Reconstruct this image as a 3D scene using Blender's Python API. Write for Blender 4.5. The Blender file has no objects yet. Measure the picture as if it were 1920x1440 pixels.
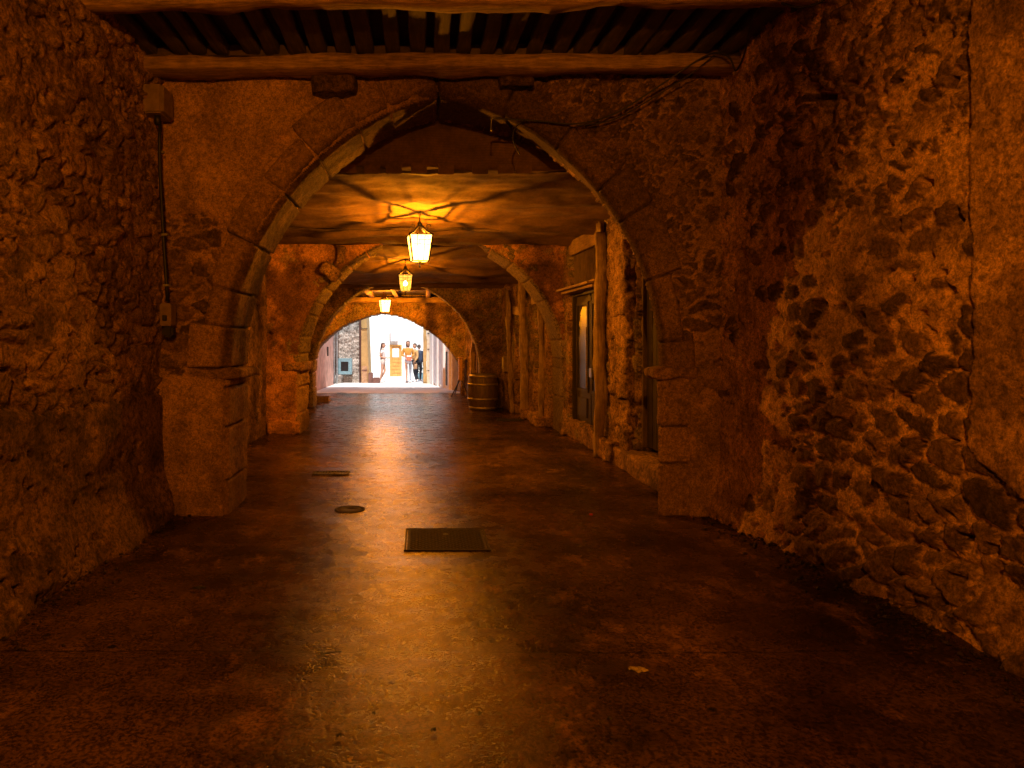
import bpy, bmesh, math, random
import numpy as np
from mathutils import Vector, Matrix, noise as mnoise
sc = bpy.context.scene
C = sc.collection
R = math.radians
# ------------------------------------------------------------------ camera
F = 1280.0            # focal length in photo pixels (frame 1920 wide)
VX, VY, EYE = 790.0, 640.0, 1.6
cam = bpy.data.cameras.new('camera'); co = bpy.data.objects.new('camera', cam); C.objects.link(co)
co.location = (0, 0, EYE); co.rotation_euler = (R(90), 0, 0)
cam.sensor_width = 36; cam.lens = F/1920*36
cam.shift_x = (960-VX)/1920; cam.shift_y = -(720-VY)/1920
cam.clip_end = 400; cam.clip_start = .05
sc.camera = co
def at(px, py, Y):
    return Vector(((px-VX)*Y/F, Y, EYE-(py-VY)*Y/F))
# ------------------------------------------------------------------ world, sun, exposure
w = bpy.data.worlds.new('World'); sc.world = w; w.use_nodes = True
nt = w.node_tree; bg = nt.nodes['Background']
sky = nt.nodes.new('ShaderNodeTexSky'); sky.sky_type = 'NISHITA'; sky.sun_disc = False
sky.sun_elevation = R(60); sky.sun_rotation = R(177)
nt.links.new(sky.outputs[0], bg.inputs[0]); bg.inputs[1].default_value = .15
sun = bpy.data.lights.new('sun', 'SUN'); sun.energy = 3.8; sun.angle = R(.5); sun.color = (1, .95, .88)
so = bpy.data.objects.new('sun', sun); C.objects.link(so)
so.rotation_euler = (R(30), 0, R(3))     # shines towards +Y and down
sc.view_settings.view_transform = 'Standard'; sc.view_settings.look = 'None'
sc.view_settings.gamma = 1; sc.view_settings.exposure = 0.75
sc.cycles.use_denoising = True; sc.cycles.denoiser = 'OPENIMAGEDENOISE'; sc.cycles.denoising_prefilter = 'ACCURATE'; sc.cycles.denoising_input_passes = 'RGB_ALBEDO_NORMAL'
sc.cycles.max_bounces = 8; sc.cycles.diffuse_bounces = 4; sc.cycles.transparent_max_bounces = 16
sc.cycles.sample_clamp_indirect = 3; sc.cycles.sample_clamp_direct = 8
LAMP = (1.0, .305, .004)
# ------------------------------------------------------------------ materials
MATS = {}
def nodes(name):
    m = bpy.data.materials.new(name); m.use_nodes = True
    n = m.node_tree.nodes; l = m.node_tree.links
    return m, n, l, n['Principled BSDF']
def tex(n, l, kind, scale, vec=None, detail=4, rough=.55):
    t = n.new('ShaderNodeTex'+kind); t.inputs['Scale'].default_value = scale
    if 'Detail' in t.inputs: t.inputs['Detail'].default_value = detail
    if kind == 'Noise': t.inputs['Roughness'].default_value = rough
    if vec is not None: l.new(vec, t.inputs['Vector'])
    return t
def objvec(n, l, scale=(1, 1, 1)):
    tc = n.new('ShaderNodeTexCoord'); mp = n.new('ShaderNodeMapping'); mp.inputs['Scale'].default_value = scale
    l.new(tc.outputs['Object'], mp.inputs[0]); return mp.outputs[0]
def ramp(n, l, src, stops):
    r = n.new('ShaderNodeValToRGB'); l.new(src, r.inputs[0])
    e = r.color_ramp.elements
    while len(e) < len(stops): e.new(.5)
    for i, (p, c) in enumerate(stops):
        e[i].position = p; e[i].color = (c[0], c[1], c[2], 1) if hasattr(c, '__len__') else (c, c, c, 1)
    return r.outputs[0]
def mix(n, l, a, b, f, mode='MIX'):
    x = n.new('ShaderNodeMix'); x.data_type = 'RGBA'; x.blend_type = mode
    for s, v in ((6, a), (7, b), (0, f)):
        if hasattr(v, 'is_output'): l.new(v, x.inputs[s])
        elif s == 0: x.inputs[0].default_value = v
        else: x.inputs[s].default_value = (*v, 1)
    return x.outputs[2]
def bump(n, l, p, h, strength, dist, prev=None):
    b = n.new('ShaderNodeBump'); b.inputs['Strength'].default_value = strength; b.inputs['Distance'].default_value = dist
    l.new(h, b.inputs['Height'])
    if prev is not None: l.new(prev, b.inputs['Normal'])
    l.new(b.outputs[0], p.inputs['Normal']); return b.outputs[0]
def stone_mat(name, mortar, stone, stone2, grime=.35, rough=.92, bm_=1.0, lo_=.38, sp_=.22):
    mortar, stone, stone2 = [tuple(q*w_ for q, w_ in zip(c_, {'street_stone': (1, 1, 1), 'ochre_render': (.74, .76, .7), 'red_render': (.85, .85, .7)}.get(name, (1, .80, .62)))) for c_ in (mortar, stone, stone2)]
    m, n, l, p = nodes(name)
    v = objvec(n, l)
    am = n.new('ShaderNodeAttribute'); am.attribute_name = 'stone'
    ar = n.new('ShaderNodeAttribute'); ar.attribute_name = 'tint'
    ag = n.new('ShaderNodeAttribute'); ag.attribute_name = 'grime'
    n1 = tex(n, l, 'Noise', 3.2, v, 8, .65); n2 = tex(n, l, 'Noise', 26, v, 6, .7); n3 = tex(n, l, 'Noise', 70, v, 6, .8)
    mo = mix(n, l, [c*lo_ for c in mortar], [min(c*1.3, .95) for c in mortar], ramp(n, l, n1.outputs[0], [(.38, 0), (.62, 1)]))
    st = mix(n, l, stone, stone2, ar.outputs['Fac'])
    st = mix(n, l, st, (.5, .42, .3), ramp(n, l, n2.outputs[0], [(.55, 0), (.75, .35)]))
    c = mix(n, l, mo, st, am.outputs['Fac'])
    c = mix(n, l, c, (.5, .5, .5), .75, 'MULTIPLY') if False else c
    sp = ramp(n, l, n2.outputs[0], [(.38, sp_), (.56, 1.15)])
    c = mix(n, l, c, sp, .85, 'MULTIPLY')
    sp3 = ramp(n, l, n3.outputs[0], [(.40, .30), (.62, 1.35)])
    c = mix(n, l, c, sp3, .75, 'MULTIPLY')
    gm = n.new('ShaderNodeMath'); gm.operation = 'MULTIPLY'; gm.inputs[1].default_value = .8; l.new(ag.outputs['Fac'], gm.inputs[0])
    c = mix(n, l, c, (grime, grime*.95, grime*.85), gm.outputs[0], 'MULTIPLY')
    l.new(c, p.inputs['Base Color']); p.inputs['Roughness'].default_value = rough
    p.inputs['Specular IOR Level'].default_value = .25
    b = bump(n, l, p, n2.outputs[0], .9*bm_, .02)
    bump(n, l, p, n3.outputs[0], .9*bm_, .008, b)
    return m
def wood_mat(name, a, b, scale=(2, 2, 30), rough=.75, bmp=.6):
    m, n, l, p = nodes(name)
    v = objvec(n, l, scale)
    n1 = tex(n, l, 'Noise', 2.0, v, 8, .7); n2 = tex(n, l, 'Noise', 9, objvec(n, l), 5, .6)
    c = mix(n, l, a, b, ramp(n, l, n1.outputs[0], [(.35, 0), (.65, 1)]))
    c = mix(n, l, c, ramp(n, l, n2.outputs[0], [(.3, .4), (.6, 1)]), .6, 'MULTIPLY')
    l.new(c, p.inputs['Base Color']); p.inputs['Roughness'].default_value = rough
    bump(n, l, p, n1.outputs[0], bmp, .012)
    return m
def plain(name, c, rough=.6, metal=0, var=.25, scale=14, bmp=.2, dist=.004):
    m, n, l, p = nodes(name)
    n1 = tex(n, l, 'Noise', scale, objvec(n, l), 5, .6)
    lo = [x*(1-var) for x in c]; hi = [min(x*(1+var), .95) for x in c]
    l.new(mix(n, l, lo, hi, ramp(n, l, n1.outputs[0], [(.35, 0), (.65, 1)])), p.inputs['Base Color'])
    p.inputs['Roughness'].default_value = rough; p.inputs['Metallic'].default_value = metal
    bump(n, l, p, n1.outputs[0], bmp, dist); return m
def emit(name, c, s):
    m, n, l, p = nodes(name)
    p.inputs['Base Color'].default_value = (*c, 1); p.inputs['Emission Color'].default_value = (*c, 1)
    p.inputs['Emission Strength'].default_value = s; return m
M = {}
M['rubble_front'] = stone_mat('rubble_front', (.46, .35, .22), (.12, .09, .055), (.30, .22, .15), lo_=.72, sp_=.55)
M['rubble'] = stone_mat('rubble', (.74, .56, .36), (.13, .095, .06), (.36, .27, .18), lo_=.62, sp_=.35)
M['dark_stone'] = stone_mat('dark_stone', (.12, .09, .06), (.07, .05, .035), (.13, .1, .07))
M['rubble_dark'] = stone_mat('rubble_dark', (.40, .30, .20), (.28, .21, .14), (.56, .43, .29))
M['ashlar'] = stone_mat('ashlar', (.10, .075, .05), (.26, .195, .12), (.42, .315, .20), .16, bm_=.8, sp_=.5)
M['ashlar_block'] = stone_mat('ashlar_block', (.36, .27, .17), (.3, .22, .14), (.4, .3, .2), lo_=.6, sp_=.45)
M['ochre'] = stone_mat('ochre_render', (.50, .30, .17), (.28, .2, .14), (.42, .32, .22))
M['red_render'] = stone_mat('red_render', (.70, .36, .17), (.34, .21, .12), (.60, .40, .25), .2, lo_=.6, sp_=.5)
M['street_stone'] = stone_mat('street_stone', (.62, .56, .5), (.42, .38, .34), (.62, .55, .48), .6)
M['pink'] = plain('pink_render', (.60, .36, .29), .9, 0, .22, 3, .5, .01)
M['tan'] = plain('tan_render', (.42, .26, .10), .9, 0, .2, 4, .4, .01)
M['white'] = plain('white_render', (.85, .84, .8), .9, 0, .06, 3, .3, .01)
M['beam'] = wood_mat('old_beam', (.20, .12, .06), (.40, .27, .15), (30, 2, 30))
M['beam_x'] = wood_mat('old_beam_cross', (.14, .085, .045), (.46, .30, .17), (2, 26, 26), bmp=1.0)
M['joist'] = wood_mat('pale_joist', (.05, .04, .024), (.11, .085, .05), (20, 1.5, 20))
M['board'] = wood_mat('dark_board', (.05, .03, .02), (.10, .065, .04), (3, 20, 3))
M['post'] = wood_mat('weathered_post', (.13, .085, .05), (.40, .28, .17), (26, 26, 1.2), bmp=1.0)
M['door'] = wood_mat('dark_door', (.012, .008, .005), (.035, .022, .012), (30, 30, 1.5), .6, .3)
M['door2'] = wood_mat('worn_door', (.09, .06, .04), (.18, .12, .08), (25, 25, 1.5), .7)
M['pale_door'] = wood_mat('pale_door', (.55, .42, .28), (.72, .6, .45), (25, 25, 1.5), .6)
M['orange_wood'] = wood_mat('varnished_wood', (.62, .26, .05), (.8, .42, .12), (20, 20, 1.5), .5)
M['stave'] = wood_mat('oak_stave', (.06, .04, .022), (.13, .085, .05), (20, 20, 2), .55)
M['iron'] = plain('black_iron', (.03, .028, .025), .5, .6)
M['hoop'] = plain('hoop_iron', (.30, .25, .2), .5, .7)
M['cast'] = plain('cast_iron', (.022, .014, .008), .7, 0, .5, 40); M['cast'].node_tree.nodes['Principled BSDF'].inputs['Specular IOR Level'].default_value = .15
M['plasticw'] = plain('ivory_plastic', (.20, .14, .085), .6)
M['cable'] = plain('black_cable', (.012, .012, .012), .55)
M['blue_paint'] = plain('blue_grey_paint', (.16, .28, .33), .5)
M['dark_glass'] = plain('dark_glass', (.012, .014, .016), .3, 0, .3)
M['brown_box'] = plain('brown_box', (.14, .065, .05), .8)
M['card'] = plain('cardboard', (.38, .22, .12), .85)
M['skin'] = plain('skin', (.48, .27, .18), .55, 0, .05)
M['hair'] = plain('brown_hair', (.075, .03, .018), .6, 0, .4, 60)
M['hairdark'] = plain('dark_hair', (.05, .03, .02), .6, 0, .4, 60)
M['mustard'] = plain('mustard_cloth', (.52, .26, .05), .85, 0, .15, 8)
M['tancoat'] = plain('tan_cloth', (.55, .32, .13), .85, 0, .15, 8)
M['navy'] = plain('navy_cloth', (.03, .045, .085), .8, 0, .2, 8)
M['black_cloth'] = plain('black_cloth', (.02, .024, .035), .8, 0, .2, 8)
M['white_cloth'] = plain('white_cloth', (.72, .70, .70), .85, 0, .08, 8)
M['grey_cloth'] = plain('grey_cloth', (.50, .48, .52), .85, 0, .12, 8)
M['beige_cloth'] = plain('beige_cloth', (.55, .46, .42), .85, 0, .1, 8)
M['jeans'] = plain('light_denim', (.38, .46, .55), .85, 0, .15, 12)
M['shoe_white'] = plain('white_shoe', (.8, .78, .76), .6, 0, .05)
M['shoe_dark'] = plain('dark_shoe', (.08, .06, .07), .6)
M['red'] = plain('red_plastic', (.6, .03, .02), .35)
M['coral'] = plain('coral_paper', (.8, .2, .1), .6)
M['paper'] = plain('worn_paper', (.30, .24, .17), .8, 0, .5, 60)
M['star'] = plain('rusty_tin', (.16, .09, .05), .6, .4)
M['metalgrey'] = plain('galvanised', (.45, .45, .45), .4, .8)
def fabric_mat():
    m, n, l, p = nodes('brown_netting')
    v = objvec(n, l)
    n1 = tex(n, l, 'Noise', 2.2, v, 8, .65); n2 = tex(n, l, 'Noise', 22, v, 5, .7)
    wv = n.new('ShaderNodeTexWave'); wv.inputs['Scale'].default_value = 34; l.new(v, wv.inputs['Vector'])
    wv2 = n.new('ShaderNodeTexWave'); wv2.inputs['Scale'].default_value = 34; wv2.bands_direction = 'Y'; l.new(v, wv2.inputs['Vector'])
    c = mix(n, l, (.08, .046, .022), (.24, .14, .07), ramp(n, l, n1.outputs[0], [(.3, 0), (.7, 1)]))
    c = mix(n, l, c, ramp(n, l, n2.outputs[0], [(.3, .45), (.6, 1)]), .6, 'MULTIPLY')
    c = mix(n, l, c, mix(n, l, wv.outputs[0], wv2.outputs[0], 1, 'MULTIPLY'), .25, 'MULTIPLY')
    l.new(c, p.inputs['Base Color']); p.inputs['Roughness'].default_value = .9
    b = bump(n, l, p, n2.outputs[0], .5, .01); bump(n, l, p, wv.outputs[0], .4, .003, b); return m
M['netting'] = fabric_mat()
def floor_mat():
    m, n, l, p = nodes('worn_concrete')
    v = objvec(n, l)
    big = tex(n, l, 'Noise', .9, v, 8, .62); mid = tex(n, l, 'Noise', 5.5, v, 8, .7); fine = tex(n, l, 'Noise', 60, v, 5, .6)
    patch = tex(n, l, 'Noise', 2.3, objvec(n, l, (1, .55, 1)), 9, .72)
    c = mix(n, l, (.034, .019, .009), (.115, .062, .028), ramp(n, l, big.outputs[0], [(.40, 0), (.60, 1)]))
    c = mix(n, l, c, (.23, .125, .058), ramp(n, l, patch.outputs[0], [(.54, 0), (.64, .85)]))
    c = mix(n, l, c, ramp(n, l, mid.outputs[0], [(.34, .45), (.60, 1.15)]), .6, 'MULTIPLY')
    c = mix(n, l, c, ramp(n, l, fine.outputs[0], [(.42, .2), (.56, 1.2)]), .8, 'MULTIPLY')
    vo = n.new('ShaderNodeTexVoronoi'); vo.inputs['Scale'].default_value = 2.1; vo.inputs['Randomness'].default_value = 1; l.new(v, vo.inputs['Vector'])
    c = mix(n, l, c, (.012, .01, .01), ramp(n, l, vo.outputs['Distance'], [(.035, 1), (.05, 0)]))
    sx = n.new('ShaderNodeSeparateXYZ'); tc2 = n.new('ShaderNodeTexCoord'); l.new(tc2.outputs['Object'], sx.inputs[0])
    for yj in (3.52, 5.83, 9.1, 12.9):          # expansion joints across the slab
        a_ = n.new('ShaderNodeMath'); a_.operation = 'MULTIPLY_ADD'; a_.inputs[1].default_value = .09; a_.inputs[2].default_value = -yj-.045; l.new(mid.outputs[0], a_.inputs[0])
        b_ = n.new('ShaderNodeMath'); b_.operation = 'ADD'; l.new(a_.outputs[0], b_.inputs[0]); l.new(sx.outputs[1], b_.inputs[1])
        c_ = n.new('ShaderNodeMath'); c_.operation = 'ABSOLUTE'; l.new(b_.outputs[0], c_.inputs[0])
        c = mix(n, l, c, (.006, .005, .004), ramp(n, l, c_.outputs[0], [(.003, .85), (.008, 0)]))
    l.new(c, p.inputs['Base Color'])
    r = ramp(n, l, mid.outputs[0], [(.3, .17), (.7, .36)])
    l.new(r, p.inputs['Roughness']); p.inputs['Specular IOR Level'].default_value = .14; p.inputs['Specular Tint'].default_value = (1, .66, .28, 1)
    b = bump(n, l, p, mid.outputs[0], .5, .006)
    b = bump(n, l, p, patch.outputs[0], .4, .010, b)
    bump(n, l, p, fine.outputs[0], .8, .004, b); return m
M['floor'] = floor_mat()
def street_mat():
    m, n, l, p = nodes('pale_paving')
    v = objvec(n, l)
    mid = tex(n, l, 'Noise', 1.6, v, 8, .7); fine = tex(n, l, 'Noise', 30, v, 4, .75)
    base = mix(n, l, (.62, .61, .60), (.80, .79, .78), ramp(n, l, fine.outputs[0], [(.35, 0), (.6, 1)]))
    c = mix(n, l, base, ramp(n, l, mid.outputs[0], [(.3, .55), (.6, 1)]), .7, 'MULTIPLY')
    l.new(c, p.inputs['Base Color']); p.inputs['Roughness'].default_value = .7
    bump(n, l, p, fine.outputs[0], .4, .006); return m
M['street'] = street_mat()
def pane_mat(name, lo, hi, st_):
    m = bpy.data.materials.new(name); m.use_nodes = True; n = m.node_tree.nodes; l = m.node_tree.links
    n.clear(); o = n.new('ShaderNodeOutputMaterial'); e = n.new('ShaderNodeEmission'); t = n.new('ShaderNodeBsdfTransparent'); a = n.new('ShaderNodeMixShader')
    g = tex(n, l, 'Noise', 30, objvec(n, l), 3)
    e.inputs[0].default_value = (1, .42, .06, 1); e.inputs[1].default_value = st_
    t.inputs[0].default_value = (1, .95, .85, 1)
    l.new(ramp(n, l, g.outputs[0], [(.3, lo), (.7, hi)]), a.inputs[0]); l.new(t.outputs[0], a.inputs[1]); l.new(e.outputs[0], a.inputs[2]); l.new(a.outputs[0], o.inputs[0])
    return m
M['pane'] = pane_mat('lit_glass', .10, .28, 30); M['pane_dim'] = pane_mat('lit_glass_clear', .05, .14, 4)
def bulb_mat():
    m = bpy.data.materials.new('lit_bulb'); m.use_nodes = True; n = m.node_tree.nodes; l = m.node_tree.links
    n.clear(); o = n.new('ShaderNodeOutputMaterial'); e = n.new('ShaderNodeEmission'); t = n.new('ShaderNodeBsdfTransparent'); a = n.new('ShaderNodeMixShader')
    e.inputs[0].default_value = (1, .6, .25, 1); e.inputs[1].default_value = 60; a.inputs[0].default_value = .3
    l.new(t.outputs[0], a.inputs[1]); l.new(e.outputs[0], a.inputs[2]); l.new(a.outputs[0], o.inputs[0]); return m
M['bulb'] = bulb_mat()
# ------------------------------------------------------------------ scene bookkeeping
def tag(o, label=None, cat=None, group=None, kind=None):
    if label: o['label'] = label
    if cat: o['category'] = cat
    if group: o['group'] = group
    if kind: o['kind'] = kind
    return o
def thing(name, label, cat, loc=(0, 0, 0), group=None, rz=0):
    o = bpy.data.objects.new(name, None); C.objects.link(o); o.location = loc; o.rotation_euler = (0, 0, rz)
    o.empty_display_size = .2
    return tag(o, label, cat, group)
def link(name, me, mat, parent=None, smooth=True):
    """world-space mesh; parented with the parent's (unrotated) location taken off"""
    o = bpy.data.objects.new(name, me); C.objects.link(o)
    if mat: me.materials.append(M[mat] if isinstance(mat, str) else mat)
    if smooth: me.polygons.foreach_set('use_smooth', [True]*len(me.polygons))
    if parent is not None:
        o.parent = parent
        root = parent
        while root.parent is not None: root = root.parent
        if root.type == 'EMPTY' and not root.get('local'):
            me.transform(Matrix.Translation(-root.location))
    return o
def copy_tree(o, parent=None):
    c = o.copy(); C.objects.link(c); c.parent = parent
    for ch in list(o.children): copy_tree(ch, c)
    return c
# ------------------------------------------------------------------ numpy noise
def _h(ix, iy, s):
    h = (ix.astype(np.int64)*374761393 + iy.astype(np.int64)*668265263 + int(s)*974634777) & 0xffffffff
    h = ((h ^ (h >> 13))*1274126177) & 0xffffffff
    h = ((h ^ (h >> 16))*2246822519) & 0xffffffff
    return ((h ^ (h >> 15)) & 0xffffff)/float(0xffffff)
def vn(x, y, s=0):
    ix = np.floor(x); iy = np.floor(y); fx = x-ix; fy = y-iy
    fx = fx*fx*(3-2*fx); fy = fy*fy*(3-2*fy)
    a = _h(ix, iy, s); b = _h(ix+1, iy, s); c = _h(ix, iy+1, s); d = _h(ix+1, iy+1, s)
    return (a*(1-fx)+b*fx)*(1-fy)+(c*(1-fx)+d*fx)*fy
def fbm(x, y, s=0, o=4, g=.5):
    t = 0; a = 1; z = 0
    for i in range(o):
        t = t+a*vn(x*2**i+i*17.3, y*2**i-i*9.1, s+i); z += a; a *= g
    return t/z
def sstep(a, b, x):
    t = np.clip((x-a)/(b-a), 0, 1); return t*t*(3-2*t)
def voro(x, y, s, jit=.85):
    ix = np.floor(x); iy = np.floor(y)
    f1 = np.full(x.shape, 9.); f2 = np.full(x.shape, 9.); cid = np.zeros(x.shape); px = np.zeros(x.shape); py = np.zeros(x.shape)
    for dx in (-1, 0, 1):
        for dy in (-1, 0, 1):
            jx = ix+dx; jy = iy+dy
            qx = jx+.5+(_h(jx, jy, s)-.5)*jit; qy = jy+.5+(_h(jx, jy, s+7)-.5)*jit
            d = np.hypot(x-qx, y-qy); i = _h(jx, jy, s+13)
            m = d < f1
            f2 = np.where(m, f1, np.minimum(f2, d)); cid = np.where(m, i, cid)
            px = np.where(m, x-qx, px); py = np.where(m, y-qy, py); f1 = np.where(m, d, f1)
    return f1, f2, cid, px, py
def rubble(u, v, seed, cw=.30, ch=.19, depth=.05, level=.45, plaster=None, rough=.012):
    """height field of rough stones in mortar: returns height, stone mask, tint"""
    wu = u+(fbm(u*5, v*5, seed+1)-.5)*.18+(fbm(u*19, v*19, seed+71, 3)-.5)*.05; wv = v+(fbm(u*5, v*5, seed+2)-.5)*.14+(fbm(u*19, v*19, seed+72, 3)-.5)*.04
    f1, f2, cid, px, py = voro(wu/cw, wv/ch, seed)
    big = sstep(.02, .30, f2-f1)
    hh = .35+.65*((cid*7.31) % 1)
    tilt = px*(((cid*13.7) % 1)-.5)*.9+py*(((cid*29.3) % 1)-.35)*.9
    f1s, f2s, cids, pxs, pys = voro(wu/(cw*.45), wv/(ch*.5), seed+50)
    small = sstep(.02, .3, f2s-f1s)*(.3+.5*((cids*5.7) % 1))
    sel = sstep(.52, .66, fbm(u*1.3, v*1.3, seed+3, 2))
    s = (big*hh+tilt)*(1-sel)+small*sel*1.05
    tint = np.where(sel > .5, (cids*3.3) % 1, (cid*3.3) % 1)
    m = level*(.25+1.5*fbm(u*1.7, v*2.3, seed+4, 4))
    if plaster is not None: m = m+plaster
    mask = sstep(-.03, .05, s-m)
    h = np.maximum(s, m)-np.minimum(sstep(0, .2, np.abs(s-m)), .12)*0
    plast = np.clip(m, 0, 1.0)
    h = np.where(s > m, s, plast)
    # undercut groove round exposed stones
    h = h-.22*np.exp(-((s-m)/.09)**2)*(1-sstep(.9, 1.3, m))
    pf, _, pid, _, _ = voro(wu/.16, wv/.12, seed+90)
    pit = (pid > .70)*(1-sstep(.10, .26, pf+.25*(fbm(u*22, v*22, seed+91)-.5)))
    h = h-pit*1.1*(m < 1.0)
    r = (fbm(u*3.1, v*3.1, seed+6, 3)-.5)*.035+(fbm(u*14, v*14, seed+5, 4)-.5)*rough*2.6+(fbm(u*38, v*38, seed+9, 2)-.5)*rough*.9
    return h*depth+r, mask, tint
def grid(name, P, mat, parent, keep=None, attrs=None, back=None, rear=False, smooth=True):
    """P (nu,nv,3) -> mesh; open borders are pulled back by the vector `back`"""
    nu, nv = P.shape[:2]
    idx = np.arange(nu*nv).reshape(nu, nv)
    a = idx[:-1, :-1]; b = idx[1:, :-1]; c = idx[1:, 1:]; d = idx[:-1, 1:]
    K = np.ones((nu-1, nv-1), bool) if keep is None else keep
    f = np.stack([a[K], b[K], c[K], d[K]], 1)
    V = P.reshape(-1, 3)
    faces = [f]
    nV = len(V)
    if back is not None:
        B = np.asarray(back, float)
        # boundary edges
        Kp = np.zeros((nu+1, nv+1), bool); Kp[1:-1, 1:-1] = K
        E = []
        L = Kp[1:-1, 1:-1] & ~Kp[:-2, 1:-1]; E.append(np.stack([d[L], a[L]], 1))
        L = Kp[1:-1, 1:-1] & ~Kp[2:, 1:-1]; E.append(np.stack([b[L], c[L]], 1))
        L = Kp[1:-1, 1:-1] & ~Kp[1:-1, :-2]; E.append(np.stack([a[L], b[L]], 1))
        L = Kp[1:-1, 1:-1] & ~Kp[1:-1, 2:]; E.append(np.stack([c[L], d[L]], 1))
        E = np.concatenate(E)
        V = np.concatenate([V, P.reshape(-1, 3)+B])
        faces.append(np.stack([E[:, 1], E[:, 0], E[:, 0]+nV, E[:, 1]+nV], 1))
        if rear: faces.append(f[:, ::-1]+nV)
    Fc = np.concatenate(faces)
    used = np.zeros(len(V), bool); used[Fc.ravel()] = True
    re = np.cumsum(used)-1
    V = V[used]; Fc = re[Fc]
    me = bpy.data.meshes.new(name)
    me.vertices.add(len(V)); me.vertices.foreach_set('co', V.astype(np.float32).ravel())
    me.loops.add(len(Fc)*4); me.loops.foreach_set('vertex_index', Fc.astype(np.int32).ravel())
    me.polygons.add(len(Fc)); me.polygons.foreach_set('loop_start', np.arange(0, len(Fc)*4, 4, dtype=np.int32))
    me.update(calc_edges=True)
    for k, A in (attrs or {}).items():
        A = A.reshape(-1)
        if back is not None: A = np.concatenate([A, A])
        at_ = me.attributes.new(k, 'FLOAT', 'POINT'); at_.data.foreach_set('value', A[used].astype(np.float32))
    return link(name, me, mat, parent, smooth)
def side_wall(name, label, cat, line, z0, z1, normal, step, seed, mat='rubble', holes=(), plaster=None, grime=None, extra=None, back=.45, parent=None, **kw):
    """wall following a polyline of (x,y) points; normal = +1/-1 sign of x it faces"""
    pts = np.array(line, float); seg = np.hypot(*(pts[1:]-pts[:-1]).T); S = np.concatenate([[0], np.cumsum(seg)])
    nu = max(2, int(S[-1]/step)); nv = max(2, int((z1-z0)/step))
    u = np.linspace(0, S[-1], nu); v = np.linspace(z0, z1, nv)
    X = np.interp(u, S, pts[:, 0]); Y = np.interp(u, S, pts[:, 1])
    U, V = np.meshgrid(u, v, indexing='ij'); YY = np.repeat(Y[:, None], nv, 1)
    pl = plaster(YY, V) if plaster else None
    h, mask, tint = rubble(U, V, seed, plaster=pl, **kw)
    if extra is not None: h = h+extra(YY, V)
    P = np.stack([X[:, None]+normal*h, YY, V], 2)
    keep = None
    if holes:
        yc = (Y[:-1]+Y[1:])/2; vc = (v[:-1]+v[1:])/2; YC, VC = np.meshgrid(yc, vc, indexing='ij')
        wob = (fbm(YC*6, VC*6, seed+33)-.5)*.10
        keep = np.ones(YC.shape, bool)
        for (ya, yb, za, zb) in holes:
            keep &= ~((YC+wob > ya) & (YC+wob < yb) & (VC+wob > za) & (VC+wob < zb))
    g = grime(YY, V) if grime else sstep(.46, .60, fbm(YY*1.6, V*1.1, seed+61, 6, .65))*.75
    g = np.clip(g, 0, 1)
    P = P if normal < 0 else P[::-1].copy(); 
    if normal > 0:
        mask = mask[::-1]; tint = tint[::-1]; g = g[::-1]; keep = None if keep is None else keep[::-1]
    if parent is None:
        o = grid(name, P, mat, None, keep, dict(stone=mask, tint=tint, grime=g), (-normal*back, 0, 0))
        return tag(o, label, cat)
    return grid(name, P, mat, parent, keep, dict(stone=mask, tint=tint, grime=g), (-normal*back, 0, 0))
def front_wall(name, parent, x0, x1, z0, z1, Y, step, seed, mat, inside, thick, plaster=None, grime=None, extra=None, **kw):
    u = np.arange(x0, x1+step, step); v = np.arange(z0, z1+step, step)
    U, V = np.meshgrid(u, v, indexing='ij')
    pl = plaster(U, V) if plaster else None
    h, mask, tint = rubble(U, V, seed, plaster=pl, **kw)
    if extra is not None: h = h+extra(U, V)
    P = np.stack([U, Y-h, V], 2)
    uc = (u[:-1]+u[1:])/2; vc = (v[:-1]+v[1:])/2; UC, VC = np.meshgrid(uc, vc, indexing='ij')
    keep = ~inside(UC, VC) if inside is not None else None
    g = np.clip(grime(U, V), 0, 1) if grime else sstep(.46, .60, fbm(U*1.6, V*1.2, seed+61, 6, .65))*.75
    return grid(name, P, mat, parent, keep, dict(stone=mask, tint=tint, grime=g), (0, thick, 0), rear=True)
# ------------------------------------------------------------------ arch rings
def resample(pts, ds):
    p = np.array(pts, float); seg = np.hypot(*(p[1:]-p[:-1]).T); S = np.concatenate([[0], np.cumsum(seg)])
    n = int(S[-1]/ds); s = np.linspace(0, S[-1], n)
    return np.stack([np.interp(s, S, p[:, 0]), np.interp(s, S, p[:, 1])], 1), s
def pointed(cx, a, zs, h, n=400):
    """pointed arch intrados from left springing to right springing"""
    Rr = (a*a+h*h)/(2*a); off = Rr-a; out = []
    top = math.atan2(h, -off) if False else None
    for i in range(n+1):                           # left arc, centre at (cx+off, zs)
        t = math.pi-(math.pi-math.acos(max(-1, min(1, -off/Rr))))*i/n
        out.append((cx+off+Rr*math.cos(t), zs+Rr*math.sin(t)))
    right = [(2*cx-x, z) for x, z in out[::-1]]
    return out+right[1:]
def smooth_path(p, k=2):
    p = np.array(p, float)
    for _ in range(k):
        q = p.copy(); q[1:-1] = (p[:-2]+2*p[1:-1]+p[2:])/4; p = q
    return p
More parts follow.
